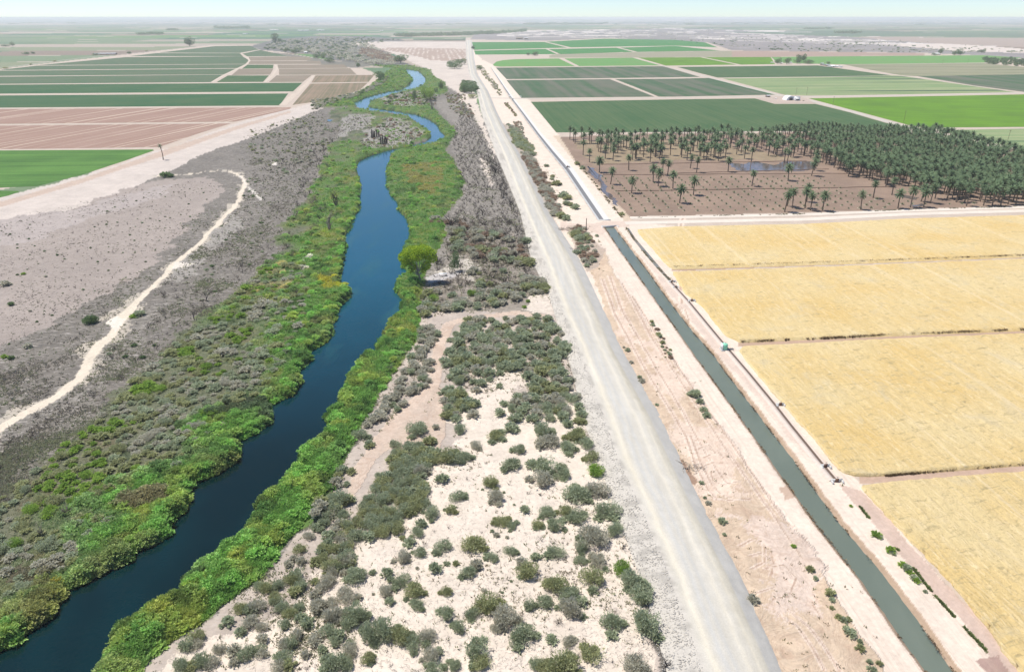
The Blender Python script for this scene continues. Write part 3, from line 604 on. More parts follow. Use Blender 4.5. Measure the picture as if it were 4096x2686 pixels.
# lined canal: concrete walls with a dark wet bed
MB_ = MB(); zl = wp(LIN_L); zr = wp(LIN_R); n = len(zl); V = []
for i in range(n):
    a, b = zl[i], zr[i]; d = b - a
    V += [(*(a - d * .12), .08), (*a, .1), (*(a + d * .22), -.95), (*(a + d * .66), -.95), (*b, .12), (*(b + d * .12), .12)]
conc = mat_flat('concrete', (.53, .52, .495), .85, .07, 1.5); bed = mat_flat('wet_concrete', (.2, .21, .24), .3, .1, 1)
bed = mat_flat('wet_concrete', (.17, .17, .175), .75, .1, 1)
Qs = [(i * 6 + j, i * 6 + j + 1, (i + 1) * 6 + j + 1, (i + 1) * 6 + j) for i in range(n - 1) for j in range(5)]
Qb = [(i * 6 + 2, i * 6 + 3, (i + 1) * 6 + 3, (i + 1) * 6 + 2) for i in range(n - 1)]
e0 = empty('lined_canal', (0, 0, 0)); tagit(e0, 'straight white concrete lined canal with a dark bed, running along the palm orchard', 'canal')
link('canal_lining', mesh('canal_lining', V, [q for q in Qs if q not in Qb], conc), e0)
V2 = [(x, y, z + .04) for x, y, z in V]; link('canal_bed', mesh('canal_bed', V2, Qb, bed), e0)
bx = MB(); a, b = zl[0], zr[0]
bx.box(a[0] - .8, b[0] + 1.0, a[1] - 1.2, a[1] - .4, -1, .45)
link('end_wall', bx.mesh('end_wall', conc), e0)

# ------------------------------------------------------------------ the raised gravel road
def resample(line, vq):
    a = np.array(line, float); s_ = (a[-1, 0] - a[-2, 0]) / (a[-1, 1] - a[-2, 1]); return np.interp(vq, a[:, 1], a[:, 0]) + max(0, vq - a[-1, 1]) * s_
vq = np.concatenate([np.arange(160, 400, 5), np.arange(400, 3900, 8)]); HR = 1.4
vtop = vq; PL = []; cols = []
rr = np.random.default_rng(5)
RW = []
for v in vq:
    ax, ay = W(resample(TOE_L, v), v, 0); bx_, by = W(resample(TOP_L, v), v, HR); cx, cy = W(resample(TOP_R, v), v, HR); dx, dy = W(resample(TOE_R, v), v, 0)
    RW.append((ax, bx_, cx, dx, ay, by, cy, dy))
RW = np.array(RW)
# all four lines on common world rows, from the top-edge row spacing
yy = RW[:, 5]; 
def on(col_x, col_y): o_ = np.argsort(col_y); return np.interp(yy, col_y[o_], col_x[o_])
lx = on(RW[:, 0], RW[:, 4]); tl = RW[:, 1]; tr = on(RW[:, 2], RW[:, 6]); rx = on(RW[:, 3], RW[:, 7])
sf = ss(1800, 900, yy) * .75 + .25
ts = [('l', .0), ('l', .12), ('l', .25), ('l', .38), ('l', .5), ('l', .62), ('l', .75), ('l', .88)] + [('t', x) for x in np.linspace(0, 1, 25)] + [('r', x) for x in (.15, .3, .5, .65, .8, 1.)]
V = []; Cc = []
for kind, f in ts:
    if kind == 'l': x = lx + (tl - lx) * f; z = HR * f * sf - .12 * (f == 0)
    elif kind == 't': x = tl + (tr - tl) * f; z = HR * sf + .05 * math.sin(f * math.pi) + 0 * x
    else: x = tr + (rx - tr) * f; z = HR * (1 - f) * sf - .12 * (f == 1)
    wob = (fbm(x, yy, 3, 7) - .5)
    if kind == 'l': z = z + (fbm(x, yy, 1.2, 17, 3) - .5) * .22 * (f > 0)
    if kind == 'r': z = z + (fbm(x, yy, 1.2, 18, 3) - .5) * .35 * (f < 1)
    if kind == 'l': c = np.array([.475, .44, .385]) * np.ones((len(x), 1)); c = c * (1 - .25 * ss(.55, .7, fbm(x, yy, 2.2, 27))[:, None]) * (.93 + .12 * rr.random((len(x), 1)))
    elif kind == 't':
        f2 = f + wob * .1; tr1 = np.exp(-((f2 - .30) / .05) ** 2) + np.exp(-((f2 - .46) / .04) ** 2); e1 = np.exp(-((f2 - .1) / .07) ** 2) + .6 * np.exp(-((f2 - .68) / .05) ** 2) + .5 * np.exp(-((f2 - .88) / .03) ** 2)
        base = np.array([.475, .445, .385]); c = base + np.outer(e1, [.11, .09, .05]) - np.outer(tr1, [.03, .015, -.01]) - np.outer(ss(.72, 1, f2), [.07, .07, .075])
        c = c + ((fbm(x * 6, yy * .35, 6, 37) - .5) * .10)[:, None] + ((fbm(x, yy, 1.5, 39) - .5) * .06)[:, None]
    else: c = np.array([.47, .45, .41]) * (1 - .2 * fbm(x, yy, 2, 28))[:, None]
    V.append(np.stack([x, yy, z], 1)); Cc.append(c)
nt_ = len(ts); V = np.stack(V, 1).reshape(-1, 3); Cc = np.stack(Cc, 1).reshape(-1, 3); n = len(yy)
ix = np.arange(n * nt_).reshape(n, nt_)
Qr = np.stack([ix[:-1, :-1], ix[1:, :-1], ix[1:, 1:], ix[:-1, 1:]], -1).reshape(-1, 4)
Qr = Qr[:, ::-1] if (np.cross(V[Qr[0, 1]] - V[Qr[0, 0]], V[Qr[0, 2]] - V[Qr[0, 0]])[2] < 0) else Qr
link('gravel_road', mesh('gravel_road', V, Qr, mat_col('gravel', .95, .12, 4.5, .03), col=Cc, smooth=True))['kind'] = 'structure'
# side road over the canal junction and other pale dirt roads
def ribbon(name, line, wpx, z, mat, kind='structure', zt=None):
    a = wp(line); n = len(a); wd = np.interp(np.arange(n), np.linspace(0, n - 1, len(wpx)), wpx)
    t = np.gradient(a, axis=0); t /= np.linalg.norm(t, axis=1)[:, None]; nn = np.stack([-t[:, 1], t[:, 0]], 1) * wd[:, None] / 2
    zz = np.interp(np.arange(n), np.linspace(0, n - 1, len(zt)), zt) if zt else np.full(n, z)
    V = np.vstack([np.c_[a + nn, zz], np.c_[a - nn, zz]]); Q_ = [(i, i + 1, n + i + 1, n + i) for i in range(n - 1)]
    v0 = np.cross(V[Q_[0][1]] - V[Q_[0][0]], V[Q_[0][2]] - V[Q_[0][0]])[2]
    if v0 < 0: Q_ = [q[::-1] for q in Q_]
    o = link(name, mesh(name, V, Q_, mat)); o['kind'] = kind; return o
def mat_dirt(name, c, nz=.12):
    m, n, l, b = newmat(name); p = wpos(n); a = noise(n, l, p, .6, 5, .7); b_ = noise(n, l, p, .08, 3, .6)
    l.new(mix(n, l, mth(n, l, 'ADD', mth(n, l, 'MULTIPLY', ramp(n, l, a, .3, .7), .6), mth(n, l, 'MULTIPLY', ramp(n, l, b_, .3, .7), .4)), tuple(x * (1 - nz) for x in c), tuple(x * (1 + nz) for x in c)), b.inputs['Base Color'])
    bump(n, l, b, a, .5, .08); return m
dirt_m = mat_dirt('dirt_road', (.6, .53, .45)); dirt_g = mat_dirt('dirt_road_grey', (.45, .41, .35)); dirt_p = mat_dirt('dirt_road_pink', (.53, .42, .34))
ribbon('dirt_road', [(2500, 893), (2700, 888), (3225, 877), (3637, 856), (4096, 843), (5300, 790)], [6], .06, dirt_m)
ribbon('dirt_road', [(2520, 871), (2700, 869), (3225, 858), (3637, 842), (4096, 829), (5300, 775)], [5], .06, dirt_m)
ribbon('dirt_road', [(1950, 392), (2060, 394), (2300, 396), (2696, 391), (3130, 385), (3225, 388), (3640, 382), (4096, 371), (5300, 340)], [9, 8, 7, 7, 9, 9], .07, dirt_g)
ribbon('dirt_road', [(2640, 262), (2696, 275), (2831, 309), (2990, 350), (3130, 384), (3240, 402), (3420, 450), (3640, 512), (3760, 545)], [5, 6, 6, 7, 8, 9, 9], .09, dirt_g)
ribbon('dirt_road', [(-1200, 334), (0, 271), (90, 262), (260, 240), (420, 222), (520, 214), (760, 190), (860, 178)], [10, 9, 8, 7, 7, 8, 8], .07, mat_dirt('dirt_road_dusty', (.36, .33, .29)))


# ------------------------------------------------------------------ fields
def wang(p, q):
    a = wp([p, q]); d = a[1] - a[0]; return math.atan2(d[1], d[0])
A_ALONG = wang((2124, 406), (2225, 530)); A_CR = wang((2700, 528), (3600, 520)); A_DIAG = wang((647, 488), (941, 432))
DG = (.05, .105, .045); DG2 = (.062, .12, .058); TN = (.36, .3, .22); LG = (.115, .215, .055)
fm = {
 'dark': mat_field('crop_dark_green', (.085, .13, .06), DG, A_ALONG, 3, .4, mott=.3),
 'dark2': mat_field('crop_blue_green', (.13, .135, .1), (.052, .108, .052), A_ALONG, 18, .75, mott=.2),
 'bright': mat_field('crop_bright_green', (.085, .17, .025), (.125, .25, .022), A_CR, 6, .3, mott=.35),
 'light': mat_field('crop_light_green', (.15, .24, .08), (.10, .27, .075), A_CR, 6, .3, mott=.3),
 'stripe': mat_field('crop_striped', (.27, .3, .16), (.15, .235, .1), A_CR, 14, .6, (.08, .12, .07), mott=.2),
 'tan': mat_field('crop_tan', (.27, .25, .17), (.2, .21, .125), A_CR, 30, .5, (.12, .13, .08), mott=.2),
 'mid': mat_field('crop_mid_green', (.07, .18, .055), (.04, .19, .05), A_CR, 12, .4, mott=.3),
 'vivid': mat_field('crop_left_green', (.06, .135, .035), (.105, .215, .05), A_CR, 7, .45, mott=.3),
 'row': mat_field('crop_rows', (.07, .12, .055), (.028, .098, .04), wang((0, 420), (900, 400)), 4, .4, mott=.25),
 'lgrey': mat_field('crop_grey_green', (.12, .135, .085), (.058, .125, .060), A_CR, 5, .5, mott=.2),
 'soil': mat_field('plough_soil', (.31, .2, .155), (.35, .24, .19), A_DIAG, 2.5, .3, None, mott=.25),
 'plough': mat_field('plough_lines', (.27, .175, .135), (.325, .225, .18), A_DIAG, 4.5, .7, (.52, .42, .33), mott=.2),
 'brown': mat_field('young_rows', (.27, .2, .145), (.15, .14, .085), wang((1282, 404), (1330, 340)), 4.5, .6, mott=.2),
 'bgrey': mat_field('stubble_rows', (.25, .2, .155), (.19, .17, .12), A_CR, 8, .5, mott=.2),
}
fid = [0]
def field(pts, m, label, cat='crop field', name='crop_field', z=.06):
    fid[0] += 1
    if max(q[1] for q in pts) < 440 and m != 'plough':
        cv = (min(q[1] for q in pts) + max(q[1] for q in pts)) / 2; pts = [(u, v + (1.1 if v > cv else -.7)) for u, v in pts]
    o = flat_poly(name, pts, z + .004 * (fid[0] % 5), fm[m]); tagit(o, label, cat, None, 'stuff'); return o
R = 5300
FIELDS = [
 ([(2124, 408), (2696, 398), (3020, 394), (3098, 416), (3262, 416), (3400, 450), (3640, 520), (2696, 528), (2225, 530)], 'dark', 'dark green crop field behind the palm orchard'),
 ([(3235, 394), (4096, 378), (R, 347), (R, 486), (4096, 508), (3700, 511), (3640, 502), (3430, 446)], 'bright', 'vivid yellow-green crop field right of the white barn'),
 ([(3750, 521), (4096, 515), (R, 492), (R, 690), (4096, 596), (3900, 560)], 'stripe', 'pale striped green field beyond the palm grove'),
 ([(2026, 322), (2440, 318), (2618, 386), (2086, 391), (2060, 362)], 'dark2', 'grey-green field beside the concrete canal, left of the thin track'),
 ([(2454, 318), (2696, 316), (2835, 313), (3100, 378), (2696, 386), (2634, 386)], 'dark2', 'grey-green field between thin track and diagonal dirt road'),
 ([(1984, 272), (2653, 266), (2690, 277), (2800, 307), (2420, 312), (2026, 316)], 'dark2', 'grey-green field just below the round-ended bright field'),
 ([(2890, 315), (3300, 310), (3578, 303), (3614, 306), (4060, 368), (3640, 376), (3225, 382), (3140, 379)], 'stripe', 'pale green striped field behind the white barn'),
 ([(2708, 269), (3272, 263), (3567, 301), (3300, 306), (2872, 310), (2800, 292)], 'dark', 'dark green field in front of the farmstead trees'),
 ([(3372, 259), (3931, 254), (4096, 269), (R, 330), (R, 300), (R, 285), (4096, 297), (3661, 304), (3590, 300)], 'tan', 'tan-green striped field right of the farmstead'),
 ([(3670, 306), (4096, 299), (R, 287), (R, 345), (4096, 367), (3900, 342)], 'dark2', 'dark grey-green field beyond the pale striped one'),
 ([(3084, 229), (3930, 222), (4090, 232), (3935, 250), (3350, 257), (3110, 250)], 'light', 'long light green field behind the farmstead'),
 ([(2815, 230), (3082, 229), (3100, 256), (2965, 258)], 'bright', 'small bright green field left of the farmstead trees'),
 ([(2553, 232), (2800, 230), (2945, 258), (2664, 262)], 'bright', 'bright green field between two thin dirt tracks'),
 ([(2257, 235), (2529, 232), (2641, 261), (2316, 264)], 'light', 'light green field in the middle of the bright row'),
 ([(1972, 258), (1985, 248), (2010, 242), (2059, 238), (2235, 235), (2300, 264), (2000, 266), (1976, 263)], 'light', 'light green field with a rounded end near the road'),
 ([(1888, 170), (2176, 169), (2268, 190), (1895, 199)], 'mid', 'deep green field beside the far end of the road'),
 ([(1896, 204), (2182, 197), (2227, 216), (1902, 218)], 'mid', 'narrow green field beside the far road, nearer one'),
 ([(2194, 198), (2465, 192), (2533, 207), (2243, 216)], 'mid', 'narrow green field, second from the far road'),
 ([(2480, 192), (2700, 185), (2880, 202), (2551, 207)], 'mid', 'narrow green field, third from the far road'),
 ([(2186, 168), (2418, 156), (2700, 161), (2820, 171), (2870, 189), (2700, 182), (2284, 189)], 'mid', 'wide deep green field below the far scrubland'),
 ([(-1200, 614), (0, 602), (612, 598), (616, 602), (500, 643), (329, 699), (147, 745), (0, 751), (-1200, 815)], 'vivid', 'bright green field with a pointed end near the lone palm'),
 ([(-1200, 838), (0, 763), (71, 764), (76, 768), (35, 782), (0, 790), (-1200, 880)], 'vivid', 'small bright green tip of field nearest the sandy levee'),
 ([(-1200, 384), (0, 383), (1153, 375), (1118, 421), (0, 430), (-1200, 436)], 'row', 'rich green crop strip just beyond the ploughed land'),
 ([(-1200, 344), (0, 340), (1210, 332), (1172, 365), (0, 374), (-1200, 378)], 'row', 'rich green crop strip, second beyond the ploughed land'),
 ([(1241, 336), (1471, 332), (1441, 359), (1380, 382), (1290, 402), (1170, 419)], 'brown', 'brown field of young rows beside the river scrub'),
 ([(-1200, 312), (0, 308), (894, 300), (847, 328), (0, 335), (-1200, 339)], 'lgrey', 'grey-green strip nearest the rich green ones'),
 ([(-1200, 290), (0, 284), (947, 276), (900, 297), (0, 303), (-1200, 307)], 'lgrey', 'long grey-green strip, second of the far left block'),
 ([(0, 279), (147, 264), (988, 258), (953, 272), (0, 280)], 'lgrey', 'long grey-green strip, third of the far left block'),
 ([(153, 260), (500, 230), (970, 227), (994, 241), (988, 255)], 'lgrey', 'grey-green strip beside the long dusty canal road'),
 ([(518, 224), (623, 214), (959, 214), (973, 225)], 'lgrey', 'narrow grey-green strip ending at the curved track'),
 ([(635, 210), (859, 186), (1000, 184), (1035, 198), (959, 211)], 'lgrey', 'green field below the big round tree'),
 ([(970, 214), (1041, 201), (1153, 224), (988, 225)], 'lgrey', 'small green field right of the curved track, farthest'),
 ([(994, 229), (1153, 227), (1235, 230), (1252, 241), (1000, 242)], 'bgrey', 'dull brown field right of the curved track'),
 ([(997, 245), (1280, 245), (1288, 255), (994, 256)], 'bgrey', 'thin brown field right of the curved track'),
 ([(990, 260), (1094, 260), (1092, 273), (968, 274)], 'dark', 'small dark field between the two curved tracks'),
 ([(956, 277), (1094, 276), (1080, 298), (926, 300)], 'bgrey', 'brown field between the two curved tracks'),
 ([(912, 303), (1076, 303), (1052, 327), (866, 328)], 'dark', 'dark green field between the curved tracks, nearest'),
 ([(1110, 260), (1376, 259), (1392, 271), (1114, 274)], 'bgrey', 'greenish brown strip beyond the dark riverside tree'),
 ([(1116, 277), (1400, 274), (1427, 298), (1116, 299)], 'bgrey', 'pinkish brown field left of the riverside sand'),
 ([(1106, 303), (1247, 302), (1212, 327), (1075, 328)], 'bgrey', 'brown field right of the second curved track'),
 ([(1262, 303), (1498, 301), (1474, 327), (1245, 330)], 'brown', 'brown row field ending near the dark riverside tree'),
]
for pts, m, lab in FIELDS: field(pts, m, lab)
for pts, m, lab in (([(-1200, 444), (0, 437), (1165, 429), (1160, 436), (1060, 460), (941, 487), (0, 496), (-1200, 504)], 'plough', 'reddish ploughed field with pale diagonal lines, farther strip'),
                    ([(-1200, 512), (0, 503), (924, 494), (800, 532), (635, 589), (0, 597), (-1200, 608)], 'plough', 'reddish ploughed field with pale diagonal lines, behind the pointed green field')):
    field(pts, m, lab, 'ploughed field', 'ploughed_field')
TRK = mat_dirt('farm_track', (.5, .42, .34))
for ln, wd in (([(847, 330), (894, 302), (940, 280), (985, 258), (998, 244), (990, 228), (962, 214)], [5, 6, 6, 5, 4, 3]), ([(1060, 329), (1090, 303), (1108, 275), (1102, 259)], [4, 5, 5, 3]),
               ([(1130, 421), (1165, 390), (1200, 360), (1230, 332), (1256, 302)], [9, 9, 8, 6, 4]), ([(2447, 314), (2540, 350), (2627, 386)], [3, 3]), ([(2241, 232), (2312, 264)], [4, 4]), ([(2540, 231), (2652, 262)], [4]), ([(2806, 230), (2952, 258)], [4]),
               ([(1290, 404), (1380, 385), (1455, 358), (1500, 330), (1530, 302)], [7, 8, 9]), ([(3352, 258), (3610, 304), (3900, 345), (4090, 370)], [5, 4]),
               ([(0, 499), (500, 495), (930, 490)], [4, 4, 5]), ([(0, 378), (600, 374), (1190, 369)], [4, 4, 5])):
    ribbon('farm_track', ln, wd, .1, TRK)

# ---- wheat: thick standing crop, lodged by the wind
def mat_wheat():
    m, n, l, b = newmat('wheat'); p = wpos(n)
    s1 = noise(n, l, mapping(n, l, p, A_ALONG + .12, (.16, 1.1, 1)), 1.0, 5, .7, 1.4)
    s2 = noise(n, l, mapping(n, l, p, A_CR + .2, (.25, .8, 1)), 1.0, 5, .68, 1.0)
    s3 = noise(n, l, p, .035, 3, .5); s4 = noise(n, l, p, 2.2, 4, .75)
    c = mix(n, l, ramp(n, l, s3, .35, .65), (.60, .43, .175), (.62, .49, .255))
    c = mix(n, l, mth(n, l, 'MULTIPLY', ramp(n, l, s1, .5, .64), .75), c, (.70, .565, .33))
    c = mix(n, l, mth(n, l, 'MULTIPLY', ramp(n, l, s2, .45, .32), .85), c, (.36, .29, .15))
    c = mix(n, l, mth(n, l, 'MULTIPLY', ramp(n, l, s4, .46, .32), .6), c, (.3, .2, .09))
    tl = noise(n, l, mapping(n, l, p, RUT_ANG, (.004, .35, 1)), 1.0, 2, .5)
    c = mix(n, l, mth(n, l, 'MULTIPLY', ramp(n, l, tl, .6, .68), .35), c, (.70, .58, .38))
    c = mix(n, l, mth(n, l, 'MULTIPLY', ramp(n, l, noise(n, l, p, .07, 5, .65, 1.0), .56, .7), .45), c, (.50, .43, .29))
    l.new(c, b.inputs['Base Color']); b.inputs['Specular IOR Level'].default_value = .1
    bump(n, l, b, mth(n, l, 'ADD', s1, mth(n, l, 'MULTIPLY', s4, .6)), .9, .45)
    return m
WM = mat_wheat()
def arcs(line, n):
    a = np.array(line, float); d = np.r_[0, np.cumsum(np.hypot(*np.diff(a, axis=0).T))]; t = np.linspace(0, d[-1], n)
    return np.stack([np.interp(t, d, a[:, 0]), np.interp(t, d, a[:, 1])], 1)
def wheat(top, bot, left, label, z0=.8, step=6):
    nu = int(max(np.ptp([p[0] for p in top]), np.ptp([p[0] for p in bot])) / step); nv = int((np.mean([p[1] for p in bot]) - np.mean([p[1] for p in top])) / step) + 3
    T = arcs(top, nu); Bt = arcs(bot, nu); Lf = arcs(left, nv); s = np.linspace(0, 1, nu); V = []
    for j in range(nv):
        t = j / (nv - 1); r_ = (1 - t) * T + t * Bt; off = Lf[j] - r_[0]; V.append(r_ + (1 - s)[:, None] ** 6 * off)
    P = np.array(V).reshape(-1, 2); x, y = W(P[:, 0], P[:, 1], z0); J, K = np.meshgrid(np.arange(nv), np.arange(nu), indexing='ij')
    edge = ((J == 0) | (J == nv - 1) | (K == 0) | (K == nu - 1)).ravel()
    ca, sa = math.cos(A_ALONG), math.sin(A_ALONG)
    al = x * ca + y * sa; ac = -x * sa + y * ca
    z = z0 + .42 * (fbm(al * .22, ac, 2.6, 111, 3) - .5) + .3 * (fbm(x, y, 1.1, 113, 2) - .5)
    jag = (fbm(x, y, 2, 117) - .5) * 1.2
    near_e = ((J <= 1) | (J >= nv - 2) | (K <= 1)).ravel(); x = x + np.where(near_e, jag, 0)
    z[edge] = -.05
    ix = np.arange(nu * nv).reshape(nv, nu); q = np.stack([ix[1:, :-1], ix[1:, 1:], ix[:-1, 1:], ix[:-1, :-1]], -1).reshape(-1, 4)
    o = link('wheat_field', mesh('wheat_field', np.stack([x, y, z], 1), q, WM, smooth=True)); tagit(o, label, 'wheat field', None, 'stuff')
wheat([(2545, 912), (2700, 899), (3225, 889), (3637, 867), (4096, 854), (5300, 805)], [(2696, 1071), (3402, 1050), (4096, 1023), (5300, 970)], [(2545, 912), (2565, 940), (2620, 1000), (2674, 1062), (2696, 1071)], 'ripe golden wheat next to the palm orchard road, farthest of the wheat')
wheat([(2686, 1079), (3402, 1055), (4096, 1028), (5300, 975)], [(2963, 1363), (3520, 1339), (4096, 1316), (5300, 1262)], [(2686, 1079), (2741, 1168), (2802, 1212), (2902, 1336), (2963, 1363)], 'ripe golden wheat between the two thin dark ridges')
wheat([(2972, 1377), (3520, 1349), (4096, 1325), (5300, 1273)], [(3420, 1893), (3486, 1896), (3770, 1877), (4096, 1852), (5300, 1765)], [(2972, 1377), (2955, 1396), (3108, 1582), (3220, 1705), (3328, 1833), (3375, 1880), (3420, 1893)], 'ripe golden wheat beside the green and white tank')
wheat([(3441, 1934), (3549, 1918), (3833, 1896), (4096, 1876), (5300, 1790)], [(4400, 3090), (5300, 3090)], [(3441, 1934), (3486, 1984), (3643, 2155), (3801, 2313), (3959, 2509), (4086, 2685), (4400, 3090)], 'ripe golden wheat nearest the viewer, below the pinkish track')
# ------------------------------------------------------------------ plants
def gz(x, y):
    u, v = PX(x, y); iu = np.clip(((u - us[0]) / 5).round().astype(int), 0, NU - 1); iv = np.clip(np.searchsorted(vs, v), 1, NV - 1)
    return Z.reshape(NV, NU)[iv, iu]
def sdr(x, y):
    d = segdist(x, y, RIVW); return np.where(inpoly(x, y, RIVW), -d, d)
LEAF = {
 'grey-green': mat_leaf('leaf_grey_green', (.27, .31, .19), (.54, .59, .40), .12, .48),
 'olive': mat_leaf('leaf_olive', (.28, .30, .15), (.56, .575, .31), .12, .48),
 'grey': mat_leaf('leaf_grey', (.42, .405, .31), (.66, .635, .51), .12, .48),
 'brown': mat_leaf('leaf_brown', (.34, .25, .18), (.60, .46, .34), .12, .48),
 'green': mat_leaf('leaf_green', (.14, .26, .055), (.42, .58, .12), .12, .48),
 'dark': mat_leaf('leaf_dark', (.075, .13, .06), (.25, .35, .15), .12, .48),
}
TWIG = mat_leaf('twig', (.18, .15, .12), (.34, .29, .24), .1)
CHAR = mat_leaf('charred_wood', (.03, .026, .025), (.12, .1, .09), .15)
BARK = mat_leaf('bark', (.1, .08, .06), (.22, .18, .14), .1)
# -- bushes
BP = [bush_proto(100 + i, n, lf, nl) for i, (n, lf, nl) in enumerate([(2300, .095, 11), (2500, .10, 14), (1900, .09, 8), (2200, .10, 12), (1600, .10, 7)])]
BM = {t: [f.mesh('foliage', LEAF[t]) for f, s in BP] for t in LEAF}
SM = [s.mesh('stems', TWIG) for f, s in BP]
LOWB = [bush_proto(200 + i, 150, .34, 6)[0].arr() for i in range(4)]
bushes = []      # x, y, radius, tone, zone
def addb(pts, tone, zone, hscale=1):
    for x, y, r in pts: bushes.append((x, y, r, tone, zone, hscale))
def hand(frame, lst, tone, zone, k):
    out = []
    for q in lst:
        (u, v), = frame(q[:2]); r = q[2] / k; v2 = v + r * .35
        x, y = W(u, v2, .0); out.append((float(x), float(y), r / float(ppm(v2)) * 1.12))
    hr = np.random.default_rng(len(lst))
    for i, p in enumerate(out):
        tn = tone if not isinstance(tone, list) else tone[i % len(tone)]; addb([p], tn, zone, hr.uniform(.8, 1.15))
        if p[2] > 1.2:
            for q_ in range(hr.integers(1, 4)):
                a_ = hr.random() * 6.28; d_ = p[2] * hr.uniform(.75, 1.1); addb([(p[0] + d_ * math.cos(a_), p[1] + d_ * math.sin(a_), p[2] * hr.uniform(.25, .5))], tn if hr.random() < .7 else 'grey-green', zone, hr.uniform(.7, 1.1))
SANDB = [(1180, 245, 60), (740, 335, 35), (1050, 355, 50), (840, 450, 48), (1080, 450, 50), (1265, 530, 28), (1400, 540, 50), (1345, 620, 38), (1460, 620, 55), (1370, 340, 70), (1400, 250, 85), (1510, 300, 45),
 (1690, 200, 50), (1590, 430, 85), (1720, 400, 70), (1785, 520, 80), (1840, 660, 55), (1520, 540, 45), (1600, 570, 60), (1690, 700, 90), (1620, 760, 50), (1460, 790, 58), (1690, 960, 75), (1620, 850, 38), (1740, 850, 60),
 (1930, 970, 65), (2010, 1060, 75), (1460, 1010, 75), (1540, 1060, 75), (1560, 1150, 75), (1390, 1110, 50), (1290, 1130, 38), (1290, 920, 60), (1330, 830, 26), (1250, 870, 34), (1170, 790, 40),
 (1060, 830, 45), (940, 745, 75), (905, 930, 50), (960, 880, 34), (700, 905, 34), (770, 870, 18), (830, 870, 18), (580, 1130, 42), (380, 1040, 45), (410, 1110, 26), (480, 970, 56), (560, 1040, 62),
 (390, 930, 32), (490, 830, 50), (600, 800, 42), (750, 760, 55), (790, 530, 38), (670, 545, 55), (140, 1060, 70), (200, 940, 62), (120, 820, 60), (40, 880, 60), (200, 1180, 75), (50, 1190, 62), (290, 1310, 75), (380, 1290, 80), (470, 1330, 70),
 (560, 1370, 58), (650, 1320, 55), (50, 1320, 28), (160, 1370, 38), (270, 1470, 42), (60, 1510, 70), (670, 1450, 60), (760, 1190, 58), (850, 1270, 46), (1030, 1120, 78), (930, 1180, 46), (1140, 1210, 82), (1250, 1320, 88),
 (970, 1400, 80), (990, 1490, 60), (1435, 1350, 32), (1540, 1355, 45), (1810, 1240, 70), (2035, 1255, 95), (1700, 1440, 72), (1335, 1500, 45), (1960, 1520, 85), (820, 1510, 42), (690, 1540, 60), (1120, 600, 48), (1180, 625, 38),
 (1085, 690, 18), (580, 670, 42), (610, 620, 30), (490, 710, 18), (535, 740, 32), (600, 290, 50), (650, 260, 40), (1540, 130, 55), (1600, 60, 60), (1650, 110, 50), (1420, 100, 60), (1380, 40, 60), (1230, 150, 40), (1080, 60, 50), (1180, 20, 35), (960, 120, 42), (880, 190, 50), (820, 200, 55), (660, 100, 35), (580, 20, 60), (700, 10, 20), (860, 20, 40), (330, 110, 65), (270, 150, 50), (220, 60, 50), (180, 340, 45), (100, 460, 65), (60, 520, 50)]
hand(HH, SANDB, ['grey-green', 'grey-green', 'olive', 'grey-green', 'grey'], 'on the pale sand', 1.583)
hand(HH, [(1500, 1530, 110), (790, 190, 60), (1580, 60, 50), (770, 1050, 38)], 'olive', 'on the pale sand', 1.583)
hand(HH, [(1885, 900, 58), (1720, 285, 55)], 'green', 'on the pale sand', 1.583)
def rnd(poly, sp, seed, tones, zone, r0, r1, p=1.0, hs=1.0, clump=0):
    q = sc_world(poly, sp, seed); r = np.random.default_rng(seed)
    for i in range(len(q)):
        x, y = q[i]
        if r.random() > p: continue
        if r0 < 2 and zone.split()[-1] in ('ground', 'sand', 'bend', 'scrub') and r.random() > ss(.36, .6, fbm(np.array([x]), np.array([y]), 13, seed + 9)[0]) * 1.25: continue
        if clump and fbm(np.array([x]), np.array([y]), clump, seed)[0] < .45: continue
        bushes.append((x, y, r.uniform(r0, r1), tones[r.integers(len(tones))], zone, hs))
GG = ['grey-green', 'grey-green', 'grey-green', 'grey-green', 'olive', 'grey']
rnd(E((960, 830), (1120, 810), (1500, 800), (1640, 950), (1690, 1100), (1720, 1250), (1500, 1250), (1280, 1180), (1060, 1200), (960, 1280), (890, 1270), (810, 1150), (830, 960)), 2.9, 1, GG, 'in the dense thicket', .9, 2.1, .92)
rnd(E((810, 1300), (930, 1280), (990, 1400), (930, 1480), (850, 1530), (810, 1430)), 2.4, 2, GG, 'beside the dirt track', 1.2, 1.9)
rnd(E((1400, 1250), (1730, 1250), (1750, 1520), (1650, 1530), (1400, 1500), (1200, 1530), (1230, 1440), (1330, 1340)), 3.0, 3, GG, 'below the dense thicket', 1.2, 2.1, .85)
rnd(E((1000, 1200), (1280, 1200), (1400, 1260), (1300, 1400), (1180, 1530), (960, 1530), (1000, 1380)), 4.6, 4, GG, 'below the dense thicket', .8, 1.6, .6)
rnd(HH((430, 110), (700, 150), (720, 220), (600, 300), (660, 480), (600, 540), (430, 690), (160, 740), (150, 640), (250, 480), (350, 330), (430, 220)), 2.1, 5, ['olive', 'grey-green', 'grey-green'], 'in the wide thicket', 1.3, 2.1, .97)
rnd(E((640, 840), (780, 860), (780, 950), (720, 1100), (730, 1230), (600, 1350), (470, 1480), (330, 1560), (240, 1560), (420, 1380), (560, 1100), (640, 950)), 2.5, 6, ['grey', 'grey', 'grey-green', 'grey'], 'between bank and track', .9, 1.7, .85)
rnd(G((2170, 230), (2240, 250), (2240, 1560), (960, 1560), (1120, 1420), (1500, 1160), (1700, 930), (1900, 720), (2050, 520)), 2.5, 7, ['grey', 'grey', 'grey-green', 'olive', 'grey-green'], 'near the green bank', .8, 1.8, .72)
